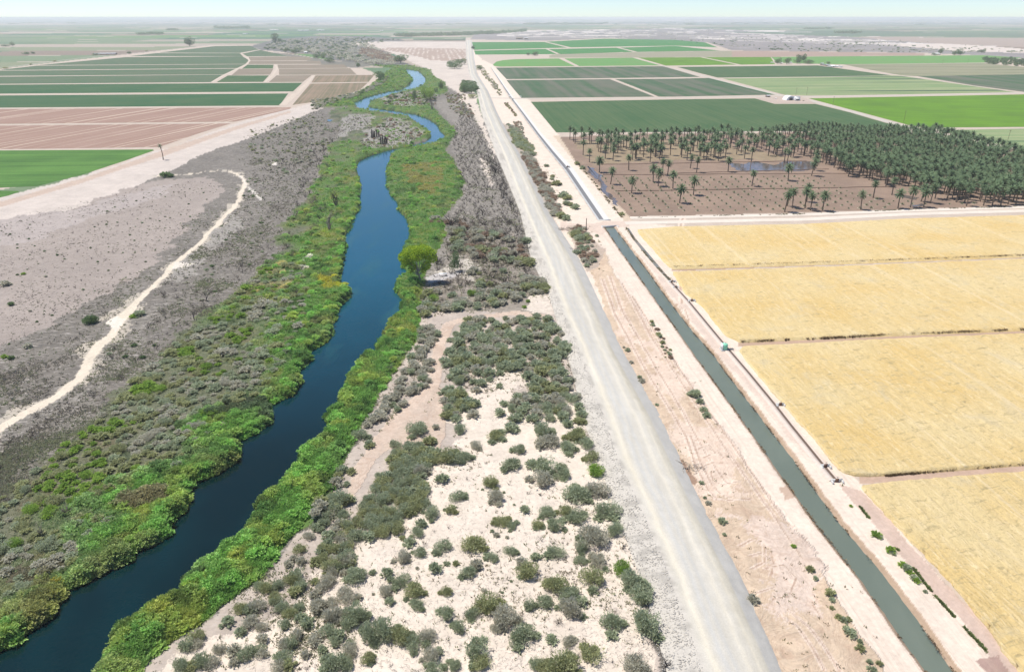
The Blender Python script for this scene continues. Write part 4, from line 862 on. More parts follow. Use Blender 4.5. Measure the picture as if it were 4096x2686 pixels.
rnd(HH((0, 480), (160, 420), (140, 700), (200, 830), (60, 1000), (-30, 1100), (-30, 500)), 2.6, 8, ['grey', 'olive', 'grey-green'], 'near the green bank', 1., 1.8, .8)
rnd(HH((440, 560), (700, 480), (900, 600), (1000, 900), (800, 1200), (500, 1250), (250, 1250), (250, 900)), 3.4, 9, ['grey', 'grey-green'], 'on the pale sand', .3, .9, .5)
rnd(HH((900, 260), (1500, 560), (1700, 1100), (1300, 1560), (700, 1560), (900, 900)), 4.2, 10, ['grey', 'grey-green'], 'on the pale sand', .25, .6, .4)
rnd(E((660, 630), (850, 570), (1000, 490), (1100, 450), (1500, 560), (1520, 630), (1400, 640), (1250, 710), (1050, 740), (760, 780), (650, 800)), 2.9, 11, ['grey', 'grey-green', 'olive', 'grey'], 'by the track bend', 1.3, 2.3, .9)
rnd(E((850, 210), (1130, 230), (1450, 300), (1490, 470), (1200, 430), (830, 360)), 3.4, 12, ['brown', 'grey', 'olive', 'grey', 'grey-green'], 'in the half burnt scrub', 1.4, 2.6, .8)
rnd(B((1250, 890), (1330, 930), (1440, 1060), (1400, 1060), (1300, 1000)), 3, 13, ['grey-green', 'olive'], 'on the road shoulder', 1.5, 2.6, .9)
rnd([(2080, 600), (2140, 640), (2190, 730), (2250, 850), (2210, 880), (2150, 800)], 3, 14, ['grey', 'brown', 'grey'], 'on the road shoulder', 1, 2, .9)
rnd([(2030, 500), (2060, 510), (2140, 600), (2110, 620)], 3.2, 15, ['grey', 'grey-green'], 'on the road shoulder', 1, 2, .8)
rnd([(2280, 905), (2330, 905), (2370, 960), (2390, 1030), (2350, 1080), (2310, 1000)], 2.6, 16, ['grey', 'brown', 'grey-green'], 'on the road shoulder', .8, 1.6, .75)
rnd([(2470, 1380), (2500, 1380), (2640, 1640), (2760, 1840), (2880, 2060), (3000, 2290), (3120, 2560), (3160, 2686), (3130, 2686), (2960, 2300), (2840, 2079), (2715, 1826), (2630, 1653)], 3.2, 17, ['grey', 'grey-green', 'grey'], 'below the road slope', .3, .9, .35)
hand(Z3, [(1310, 215, 28), (1390, 360, 26), (1385, 395, 26), (1440, 460, 50), (1540, 620, 55), (1600, 650, 50), (1580, 730, 42), (1640, 745, 30), (1700, 780, 50), (1500, 900, 55), (1580, 930, 50), (1700, 1140, 90), (1780, 1190, 90), (1840, 1200, 60), (1990, 1165, 22), (2025, 1240, 12), (1860, 1320, 30), (1650, 1370, 50), (1730, 1390, 50), (2335, 870, 30), (1800, 250, 30), (1725, 190, 30)], ['grey-green', 'olive'], 'by the canal junction', 3.393)
hand(Z5, [(20, 850, 22), (30, 890, 24), (85, 940, 26), (100, 1000, 28), (120, 1030, 24), (160, 1050, 20), (150, 1100, 26), (145, 1150, 18), (200, 1160, 14), (240, 1185, 16), (175, 1190, 18), (180, 1230, 12), (215, 1220, 18), (235, 1240, 24), (245, 1285, 24), (182, 1280, 10)], ['olive', 'grey-green', 'brown'], 'on bare ground by the canal', 2.975)
hand(I, [(860, 915, 22), (895, 970, 15), (985, 1060, 28), (1000, 1105, 18), (1040, 1210, 18), (1080, 1230, 22), (1105, 1225, 16), (1110, 1315, 32), (1090, 1290, 20), (1175, 1370, 16), (1175, 1415, 24), (1235, 1495, 16), (1300, 1505, 18), (1250, 1550, 26), (1000, 1155, 14)], ['olive', 'grey-green'], 'on bare ground by the canal', 1.583)
hand(I, [(545, 1318, 26), (590, 1350, 34), (640, 1520, 36), (670, 1550, 24), (610, 1430, 16), (500, 1100, 30), (430, 1010, 26), (385, 950, 20), (310, 810, 18)], ['grey', 'olive', 'grey'], 'below the road slope', 1.583)
hand(I, [(757, 765, 14)] , 'green', 'on bare ground by the canal', 1.583)
hand(FF, [(140, 1320, 32), (175, 1370, 22), (200, 1425, 22), (220, 1465, 24)], 'grey-green', 'on bare ground by the canal', 1.7)
hand(I, [(1280, 690, 26), (1300, 705, 16), (1370, 790, 24), (1385, 808, 16), (1445, 880, 22), (1470, 905, 24), (1490, 925, 20), (1520, 965, 22), (1535, 985, 18), (1590, 1050, 12), (1120, 510, 10)], ['green', 'grey-green'], 'between canal and wheat', 1.583)
hand(D, [(880, 760, 60), (620, 815, 45), (190, 990, 22), (30, 1060, 18), (75, 1070, 18), (35, 570, 26), (160, 500, 12), (75, 705, 18), (310, 515, 10)], ['green', 'dark', 'grey'], 'on the burnt ground', 1.7)
hand(A, [(1130, 1190, 28), (1160, 1195, 20)], 'dark', 'on the burnt ground', 1.7)
rnd(B((1210, 700), (1240, 700), (1310, 790), (1300, 800), (1250, 740)), 2.6, 18, ['brown', 'olive'], 'beside the lined canal', .5, 1.2, .7)
rnd(B((1280, 830), (1330, 830), (1360, 910), (1330, 920)), 2.6, 19, ['brown', 'grey'], 'beside the lined canal', .6, 1.3, .7)
rnd(B((1050, 480), (1090, 480), (1180, 590), (1210, 650), (1180, 650), (1120, 570)), 5, 20, ['olive', 'grey'], 'beside the lined canal', .7, 1.8, .6)
rnd(B((940, 560), (1010, 570), (1040, 610), (930, 630)), 4, 21, ['dark', 'grey-green'], 'left of the far road', 2, 4.5, .9)
rnd([(1240, 405), (1300, 400), (1440, 370), (1520, 330), (1560, 300), (1530, 345), (1440, 385), (1330, 420), (1250, 440)], 5, 22, ['grey', 'dark', 'olive', 'grey'], 'below the brown field', 1.2, 2.6, .6)
# scrub inside the left bank and over the burnt land (small, many)
q = sc_world([(-300, 2400), (0, 1990), (240, 1800), (420, 1640), (690, 1370), (830, 1290), (1040, 1090), (1180, 1060), (1260, 1200), (1180, 1400), (1000, 1640), (850, 1750), (700, 1900), (500, 2120), (200, 2320), (-200, 2560)], 2.5, 30)
rq = np.random.default_rng(30); sq = sdr(q[:, 0], q[:, 1]); _, lq = green_colour(q[:, 0], q[:, 1], sq, np.ones(len(q), bool))
for (x, y), l_ in zip(q, lq):
    if rq.random() < .3 + .6 * (1 - l_):
        tn = fbm(np.array([x]), np.array([y]), 13, 171)[0] + rq.normal() * .06
        bushes.append((x, y, rq.uniform(.6, 1.1) * (1.9 if rq.random() < .25 else 1.15), 'green' if tn > .6 else 'olive' if tn > .48 else 'grey-green' if tn > .38 else 'grey', 'in the left bank scrub', .75))
rnd([(-300, 2300), (-300, 1850), (0, 1720), (230, 1620), (560, 1250), (760, 1000), (960, 780), (1000, 700), (1150, 640), (1230, 760), (1080, 1010), (830, 1270), (530, 1490), (350, 1680), (100, 1870), (0, 1950)], 4.2, 31, ['grey', 'grey', 'grey-green', 'dark'], 'on the burnt ground', .35, 1.0, .6, .7, 14)
rnd([(0, 900), (320, 830), (640, 760), (900, 740), (760, 900), (560, 1080), (380, 1200), (150, 1340), (0, 1420)], 6.5, 32, ['dark', 'grey', 'grey-green'], 'on the pinkish burnt ground', .25, .6, .5)
rnd([(1000, 520), (1240, 460), (1330, 520), (1300, 620), (1200, 700), (1000, 680)], 6, 33, ['grey', 'grey-green', 'grey', 'olive'], 'on the burnt ground', .7, 1.6, .5)
rnd([(1700, 880), (1810, 870), (1900, 900), (2100, 960), (2140, 1060), (1900, 1000), (1780, 950)], 4, 34, ['grey', 'grey', 'brown'], 'in the half burnt scrub', .9, 1.8, .6)
rnd([(1780, 370), (1860, 380), (1900, 470), (1870, 470), (1800, 440)], 5, 35, ['grey', 'olive', 'brown'], 'left of the far road', .9, 1.9, .5)
rnd(ISLE2, 5, 36, ['grey', 'brown', 'dark', 'green'], 'inside the river bend', 1, 2.2, .5)
rnd(ISLE, 5, 37, ['grey', 'brown', 'grey'], 'inside the river bend', .8, 1.8, .4)
bu = [b for b in bushes if 20 < b[1]]
bx_ = np.array([(b[0], b[1], b[2]) for b in bu]); pu, pv = PX(bx_[:, 0], bx_[:, 1]); sd_ = sdr(bx_[:, 0], bx_[:, 1])
# keep bushes out of the water, off the tracks and the road
def nearline(line, wpx): 
    a = wp(line); d = segdist(bx_[:, 0], bx_[:, 1], a, False); i = np.argmin(np.abs(np.array([p[1] for p in line])[None] - pv[:, None]), 1)
    return d < np.interp(i, np.linspace(0, len(line) - 1, len(wpx)), wpx) / ppm(pv) * .5 + bx_[:, 2] * .25
roadp = TOE_L[3:] + TOE_R[3:][::-1]
ok = (sd_ > .6) & ~nearline(TRACK, TRACKW) & ~nearline(PTRACK, [w_ * .7 for w_ in PTRACKW]) & ~inpoly(pu, pv, roadp) & (segdist(bx_[:, 0], bx_[:, 1], CANW) > .3) & ~inpoly(bx_[:, 0], bx_[:, 1], CANW)
inv = (pu > -40) & (pu < 4136) & (pv < 2760)
size = np.where(inv, bx_[:, 2] * ppm(pv), 0) * ok
order = np.argsort(-size); THG = [i for i in order[:290] if size[i] > 0]
RL = [None] * len(THG)
for z_ in sorted({bu[i][4] for i in THG}):
    kk = [k for k, i in enumerate(THG) if bu[i][4] == z_]
    for k, t_ in zip(kk, rowlabels(bx_[[THG[k] for k in kk]][:, :2], 8)): RL[k] = t_
bz = gz(bx_[:, 0], bx_[:, 1])
rb = np.random.default_rng(77)
for k, i in enumerate(THG):
    x, y, r_, tone, zone, hs = bu[i]; row, a, c = RL[k]; j = int(rb.integers(len(BP)))
    e_ = empty('desert_bush', (x, y, float(bz[i]) - .05), rb.random() * 6.28, (r_, r_ * rb.uniform(.85, 1.1), r_ * hs * rb.uniform(.8, 1.1)))
    sz = 'big' if r_ > 1.9 else ('small' if r_ < .9 else 'round')
    zs = zone.split()
    lab = f"{sz} {tone} bush {zone}, {ordw(a)} from the left in row {ordw(row)}"
    if len(lab.replace('-', ' ').split()) > 15: lab = f"{tone} bush {zone}, {ordw(a)} from left, row {ordw(row)}"
    tagit(e_, lab, 'bush', 'grey-green bushes on the dry ground')
    link('foliage', BM[tone][j], e_); link('stems', SM[j], e_)
rest = [i for i in order[290:] if ok[i] and pv[i] < 3000 and -600 < pu[i] < 4800]
for tone in LEAF:
    ids = [i for i in rest if bu[i][3] == tone]
    if not ids: continue
    VV = []; QQ = []; TT = []; off = 0
    for j in range(4):
        s_ = ids[j::4]
        if not s_: continue
        pos = np.array([(bu[i][0], bu[i][1], bz[i] - .05) for i in s_]); sc_ = np.array([(bu[i][2], bu[i][2], bu[i][2] * bu[i][5] * .9) for i in s_])
        v_, q_, t_ = replicate(*LOWB[j], pos, sc_, rb.random(len(s_)) * 6.28); VV.append(v_); QQ.append(q_ + off); TT.append(t_ + np.repeat(rb.uniform(-.2, .2, len(s_)), len(LOWB[j][0]))); off += len(v_)
    tagit(link('scrub', mesh('scrub', np.vstack(VV), np.vstack(QQ), LEAF[tone], tint=np.concatenate(TT))), f'scattered small {tone} scrub covering the dry ground', 'scrub', None, 'stuff')

# -- reeds and grass of the river banks
def tufts(x, y, z, h, wdt, col, r, nb=5, lean=.5):
    n = len(x); P = np.repeat(np.stack([x, y, z], 1), nb, 0); a = r.random(n * nb) * 6.283; rr_ = r.random(n * nb) ** .5
    hh_ = np.repeat(h, nb) * (.6 + .6 * r.random(n * nb)); ww = np.repeat(wdt, nb)
    ca, sa = np.cos(a), np.sin(a); P = P + np.stack([ca * rr_ * ww * .6, sa * rr_ * ww * .6, 0 * a], 1)
    out = np.stack([ca * lean * rr_, sa * lean * rr_, np.ones_like(a)], 1); b = a + 1.57 + r.normal(size=n * nb) * .7
    sd = np.stack([np.cos(b), np.sin(b), 0 * b], 1) * (ww * .30)[:, None]
    tip = P + out * hh_[:, None]; mid = P + out * hh_[:, None] * .45
    V = np.stack([P - sd, P + sd, tip + sd * .35, tip - sd * .35], 1).reshape(-1, 3)
    C = np.repeat(col, nb, 0) * (.75 + .5 * r.random((n * nb, 1))); C = np.repeat(C, 4, 0)
    return V, np.arange(4 * n * nb).reshape(-1, 4), C
REED = mat_col('reed_leaf', .7, .1, 2., 0, .35)
def reeds(poly, n, seed, left, label, power=1.0):
    r = np.random.default_rng(seed); p = sc_px(poly, n, seed); x, y = W(p[:, 0] + r.normal(size=n) * 3, p[:, 1]); sd = sdr(x, y)
    col, lush_ = green_colour(x, y, sd, np.full(n, left)); k = (sd > -.5) & (r.random(n) < .25 + .85 * lush_)
    x, y, sd, col, lush_ = x[k], y[k], sd[k], col[k], lush_[k]; pp = ppm(PX(x, y)[1]); s = np.clip(.42 + 1.0 / pp, .42, 1.6)
    cl = fbm(x, y, 4.5, 97); h = s * (.6 + 1.5 * lush_ * cl) + .5 * (sd < 1.5) * cl
    V, Q_, C_ = tufts(x, y, np.maximum(gz(x, y), ZR) - .1, h, s, col * 2.75, r, 5)
    tagit(link('reeds', mesh('reeds', V, Q_, REED, col=C_)), label, 'reeds', None, 'stuff')
reeds(GREEN_L, 62000, 41, True, 'green reeds and grass covering the wide left river bank')
reeds(GREEN_R, 42000, 42, False, 'bright green reeds along the river bank nearest the road')
reeds(GREEN_U, 4000, 43, False, 'dark green reeds around the far river bend')
# lumps of taller growth leaning over the water's edge and through the banks
LOWG = [bush_proto(300 + i, 260, .26, 6)[0].arr() for i in range(4)]
def lumps(poly, n, seed, left, label, edge):
    r = np.random.default_rng(seed); p = sc_px(poly, n * 8, seed); x, y = W(p[:, 0], p[:, 1]); sd = sdr(x, y); col, lu = green_colour(x, y, sd, np.full(len(x), left))
    k = (sd > .2) & (lu > .45) & ((sd < 2.2) | (r.random(len(x)) < edge)); ids = np.flatnonzero(k)[:n]; x, y, sd, col = x[ids], y[ids], sd[ids], col[ids]
    s = np.clip(r.uniform(.7, 1.5, len(x)) + 1.6 / ppm(PX(x, y)[1]), .8, 2.6); VV = []; QQ = []; CC = []; off = 0; z = gz(x, y)
    for j in range(4):
        m = np.arange(j, len(x), 4); v_, q_, t_ = replicate(*LOWG[j], np.stack([x[m], y[m], np.maximum(z[m] - .5, ZR - .2)], 1), np.stack([s[m], s[m], s[m] * .85], 1), r.random(len(m)) * 6.28)
        VV.append(v_); QQ.append(q_ + off); off += len(v_); CC.append(np.repeat(col[m] * 2.8 * r.uniform(.75, 1.25, (len(m), 1)), len(LOWG[j][0]), 0) * (.65 + .8 * t_)[:, None])
    tagit(link('bank_growth', mesh('bank_growth', np.vstack(VV), np.vstack(QQ), REED, col=np.vstack(CC))), label, 'bank growth', None, 'stuff')
lumps(GREEN_L, 1900, 51, True, 'lumpy green growth leaning over the left water edge', .28)
lumps(GREEN_R, 1100, 52, False, 'lumpy green growth leaning over the right water edge', .2)
lumps(GREEN_U, 250, 53, False, 'lumpy dark growth around the far river bend', .3)

# -- dead twigs and sticks lying or standing on the sand and burnt land
def sticks(polys, seed, name, label, mat, L0, L1, flat=.25):
    r = np.random.default_rng(seed); P = np.vstack([sc_px(pl, n, seed + i) for i, (pl, n) in enumerate(polys)]); x, y = W(P[:, 0], P[:, 1]); k = sdr(x, y) > 1.5; k &= segdist(x, y, wp(TRACK), False) > 2.2
    k &= segdist(x, y, wp(PTRACK), False) > 2; x, y = x[k], y[k]; n = len(x); pp = ppm(PX(x, y)[1]); s = r.uniform(L0, L1, n) * np.clip(6 / pp, .7, 1.8)
    a = r.random(n) * 6.283; zf = r.random(n) * flat; d = np.stack([np.cos(a), np.sin(a), zf], 1) * s[:, None]; b = np.stack([x, y, gz(x, y) + .02], 1)
    wv = np.stack([-np.sin(a), np.cos(a), 0 * a], 1) * np.clip(.26 / pp, .015, .06)[:, None]; up = np.array([0, 0, 1.]) * np.clip(.3 / pp, .02, .07)[:, None]
    bend = np.stack([-np.sin(a), np.cos(a), 0 * a], 1) * (r.normal(size=n) * .2 * s)[:, None]
    m_ = b + d * .5 + bend
    V = np.stack([b - wv, b + wv, m_ + wv + up, m_ - wv + up, b + d + wv * .5, b + d - wv * .5], 1).reshape(-1, 3); o = np.arange(n)[:, None] * 6
    Q_ = np.vstack([o + [0, 1, 2, 3], o + [3, 2, 4, 5]]); tagit(link(name, mesh(name, V, Q_, mat, tint=np.repeat(r.random(n), 6))), label, 'dead twigs', None, 'stuff')
sandp = HH((300, 300), (700, 230), (1500, 200), (1800, 700), (2100, 1200), (2200, 1560), (-200, 1560), (100, 1200), (300, 800))
sticks([(sandp, 4800), (HH((-600, 1560), (-300, 1000), (100, 500), (250, 900), (100, 1560)), 600), (E((900, 1200), (1700, 1200), (1780, 1530), (850, 1530)), 900)], 61, 'dead_twigs', 'thin dark dead twigs littering the pale sand', CHAR, .5, 1.4, .5)
BL = [(-300, 2300), (-300, 1850), (0, 1720), (230, 1620), (560, 1250), (760, 1000), (960, 780), (1000, 700), (1200, 560), (1310, 600), (1230, 760), (1080, 1010), (830, 1270), (530, 1490), (350, 1680), (100, 1870), (0, 1950)]
BRT = [(1850, 400), (1930, 520), (1985, 640), (2080, 880), (2120, 1035), (2190, 1180), (1720, 1180), (1780, 930), (1850, 790), (1830, 640), (1800, 560), (1830, 500)]
sticks([(BL, 5500), (BRT, 3800), ([(0, 900), (600, 740), (860, 720), (700, 950), (200, 1300), (0, 1420)], 1200), ([(1000, 520), (1280, 440), (1370, 520), (1200, 700), (1000, 680)], 900), (ISLE, 250)], 62, 'charred_branches', 'charred branches littering the burnt ground', CHAR, .9, 2.4, .8)

# -- burnt shrubs and dead trees
DP = [dead_proto(400 + i, s_, d_, .035, tl_, up_) for i, (s_, d_, tl_, up_) in enumerate([(5, 2, .8, .3), (7, 2, .7, .2), (4, 2, 1.1, .4), (6, 1, .7, .1), (8, 2, .9, .3)])]
DM = [d.mesh('branches', CHAR) for d in DP]; DMB = [d.mesh('branches', TWIG) for d in DP]
LOWD = [dead_proto(450 + i, 4, 1, .055, .9, .3).arr() for i in range(3)]
rd = np.random.default_rng(9); dead = []
for pl, sp, s0, s1, p in ((BRT, 3.9, 1.0, 2.6, .8), (BL, 4.6, .7, 1.9, .55), ([(0, 900), (600, 740), (860, 720), (700, 950), (200, 1300), (0, 1420)], 9, .7, 1.4, .5), ([(1000, 520), (1280, 440), (1370, 520), (1200, 700), (1000, 680)], 8, 1.0, 2.2, .45), (sandp, 3.4, .35, 1.0, .5),
                        (E((700, 620), (1300, 520), (1450, 560), (1300, 720), (760, 800)), 4.5, 1, 2, .5), (E((850, 150), (1350, 100), (1420, 300), (1300, 420), (860, 380)), 4, 1.2, 2.8, .8), ([(1900, 600), (1990, 640), (2085, 880), (2060, 880), (1960, 680)], 3, 1.4, 2.6, .8), (ISLE, 6, 1, 2, .7), (ISLE2, 6, 1, 3, .6), (ISLE3, 6, 1, 2.4, .6), ([(1240, 600), (1330, 560), (1300, 900), (1200, 1000), (1120, 1000)], 6, 1.5, 3, .6)):
    for x, y in sc_world(pl, sp, 500 + len(dead)):
        if rd.random() < p: dead.append((x, y, rd.uniform(s0, s1)))
da = np.array(dead); pu2, pv2 = PX(da[:, 0], da[:, 1]); okd = (sdr(da[:, 0], da[:, 1]) > 1.5) & ~inpoly(pu2, pv2, roadp) & (segdist(da[:, 0], da[:, 1], wp(TRACK), False) > 2.5) & (segdist(da[:, 0], da[:, 1], wp(PTRACK), False) > 2.5)
szd = da[:, 2] * ppm(pv2) * okd * ((pu2 > 0) & (pu2 < 4096) & (pv2 < 2700)); od = np.argsort(-szd); TD = [i for i in od[:285] if szd[i] > 0]; RLd = rowlabels(da[TD][:, :2], 10); dz = gz(da[:, 0], da[:, 1])
for k, i in enumerate(TD):
    row, a, c = RLd[k]; j = int(rd.integers(5)); o = link('burnt_shrub', (DM if rd.random() < .75 else DMB)[j], None, (da[i, 0], da[i, 1], float(dz[i]))); s_ = da[i, 2] * 1.1
    o.scale = (s_, s_, s_ * rd.uniform(.8, 1.3)); o.rotation_euler = (0, 0, rd.random() * 6.28)
    side = 'between river and road' if pu2[i] > 1400 else 'left of the river'
    tagit(o, f"leafless burnt shrub {side}, {ordw(a)} across in the {ordw(row)} row back", 'burnt shrub', 'leafless burnt shrubs')
ids = [i for i in od[285:] if okd[i]]; VV = []; QQ = []; TT = []; off = 0
for j in range(3):
    s_ = ids[j::3]; pos = np.array([(da[i, 0], da[i, 1], dz[i]) for i in s_]); v_, q_, t_ = replicate(*LOWD[j], pos, da[s_, 2][:, None] * np.ones((1, 3)), rd.random(len(s_)) * 6.28); VV.append(v_); QQ.append(q_ + off); TT.append(t_); off += len(v_)
tagit(link('burnt_brush', mesh('burnt_brush', np.vstack(VV), np.vstack(QQ), CHAR, tint=np.concatenate(TT))), 'mass of small burnt leafless brush over the grey ground', 'burnt brush', None, 'stuff')
def dtree(seed, stems, depth, rad, tall): return dead_proto(seed, stems, depth, rad * 1.7, tall, .5)
DT = [dtree(600 + i, s_, 3, .03, tl_) for i, (s_, tl_) in enumerate([(2, 1.8), (3, 1.3), (1, 3), (4, 1.0)])]; DTM = [(d.mesh('branches', CHAR), d.mesh('branches', TWIG)) for d in DT]
for (u, v, h, j, m_, lab) in ((1347, 830, 95, 1, 0, 'big leafless tree in the green bank, level with the pole'), (1318, 925, 105, 1, 1, 'tallest grey leafless tree on the left green bank'), (821, 1202, 62, 0, 0, 'spreading black leafless tree at the edge of the green scrub'),
    (776, 1338, 38, 2, 0, 'short leaning dead tree below the spreading black one'), (779, 1284, 48, 0, 0, 'small forked dead tree left of the olive scrub'), (618, 1384, 58, 2, 0, 'slim charred pole-like tree, left of a close pair'), (634, 1352, 44, 2, 0, 'slim charred pole-like tree, right of a close pair'),
    (1729, 441, 62, 1, 1, 'bare grey tree beside the upper river bend'), (1332, 572, 46, 3, 1, 'wide leafless tree left of the river island'), (1557, 512, 30, 0, 1, 'small bare tree on the river island'), (1470, 500, 30, 3, 1, 'bare twiggy tree behind the river island'),
    (1800, 908, 88, 3, 0, 'dark dense leafless tree beside the right green bank'), (2047, 1008, 58, 1, 0, 'dark branching dead tree near the gravel road'), (2118, 1108, 58, 3, 1, 'brownish leafless bush-like tree beside the gravel slope'), (2035, 1052, 50, 0, 0, 'black bare tree in the half burnt scrub'),
    (1747, 1056, 60, 1, 0, 'charred tree right of the green cottonwood'), (1188, 1184, 56, 3, 0, 'dead tree in the green bank left of the yellow patch'), (1172, 1036, 46, 1, 1, 'bare tree in the olive bank beside the bright patch'), (815, 1625, 62, 2, 0, 'dead tree on the left bank near the olive scrub'),
    (164, 2144, 70, 1, 1, 'bare grey tree in the dense growth nearest the viewer'), (270, 2060, 66, 3, 1, 'leafless grey tree amid the olive scrub, near'), (1985, 690, 60, 3, 0, 'charred spreading tree by the pale sand streak'), (2010, 790, 60, 1, 0, 'charred tree nearest the pale sand streak'), (1560, 1480, 40, 3, 1, 'bare bush-like tree at the edge of the reeds'),
    (2660, 2660, 75, 3, 0, 'fallen bare tangled shrub at the foot of the gravel slope'), (2490, 2190, 40, 3, 0, 'low black dead shrub at the gravel slope'), (1930, 860, 40, 1, 0, 'small charred tree in the burnt strip'), (1890, 1090, 40, 0, 0, 'thin charred tree by the pale clearing')):
    x, y = W(u, v); s_ = 1.15 * h / float(ppm(v)) / (2.0 if j != 2 else 2.4); o = link('dead_tree', DTM[j][m_], None, (float(x), float(y), float(gz(np.array([x]), np.array([y]))[0]))); o.scale = (s_, s_, s_); o.rotation_euler = (0, 0, u % 6.28)
    tagit(o, lab, 'dead tree', 'leafless dead trees')
st = MB(); 
for k, (u, v, h, lab) in enumerate([(1488, 551, 32, 'outer left'), (1494, 553, 30, 'second'), (1500, 552, 27, 'third'), (1508, 550, 30, 'fourth'), (1516, 548, 22, 'right end'), (1524, 576, 28, 'left end of the nearer row'), (1532, 578, 34, 'tallest of the nearer row'), (1540, 577, 32, 'third of the nearer row'), (1547, 575, 27, 'right end of the nearer row')]):
    r_ = np.random.default_rng(700 + k); m = MB(); hm = h / float(ppm(v)); m.tube([(0, 0, -.2), (.1 * r_.normal(), .1 * r_.normal(), hm * .5), (.3 * r_.normal(), .3 * r_.normal(), hm)], [.7, .6, .45], 7, .2)
    for q_ in range(4): a = r_.random() * 6.28; m.tube([(0, 0, hm * (.4 + .15 * q_)), (1.1 * math.cos(a), 1.1 * math.sin(a), hm * (.55 + .15 * q_))], [.2, .05], 4, .4)
    x, y = W(u, v); tagit(link('charred_stump', m.mesh('charred_stump', CHAR), None, (float(x), float(y), 0)), f'charred black palm stump on the river island, {lab}', 'charred stump', 'charred stumps on the island')

# ------------------------------------------------------------------ trees
TP = []
for i in range(5):
    r_ = np.random.default_rng(800 + i); L_ = []
    for k in range(11):
        a = r_.random() * 6.28; q_ = .1 + .62 * r_.random() ** .7; z = .3 + .55 * r_.random(); s_ = .2 + .16 * r_.random(); L_.append((.5 * q_ * math.cos(a) * 1.2, .5 * q_ * math.sin(a) * 1.2, z, s_, s_, s_ * .75))
    cm = MB(); cm.add(*crown(L_, 1500, .06, r_, .2, .08)); tm = MB(); tm.tube([(0, 0, -.03), (.01, 0, .2), (0, .02, .45)], [.035, .026, .014], 7)
    for (x, y, z, *_) in L_: tm.tube([(0, 0, .18), (x * .5, y * .5, z * .72), (x, y, z)], [.016, .01, .004], 4)
    TP.append((cm, tm))
TMc = {t: [c.mesh('crown', LEAF[t]) for c, _ in TP] for t in ('dark', 'green', 'olive')}; TMt = [t.mesh('trunk', BARK) for _, t in TP]
def tree(u, v, wpx, hpx, tone, label, j=0, cat='tree', group=None, name='broadleaf_tree'):
    x, y = W(u, v); p = float(ppm(v)); e_ = empty(name, (float(x), float(y), 0), (u * 1.7) % 6.28, (wpx / p, wpx / p, hpx / p * 1.05)); tagit(e_, label, cat, group)
    link('crown', TMc[tone][j % 5], e_); link('trunk', TMt[j % 5], e_)
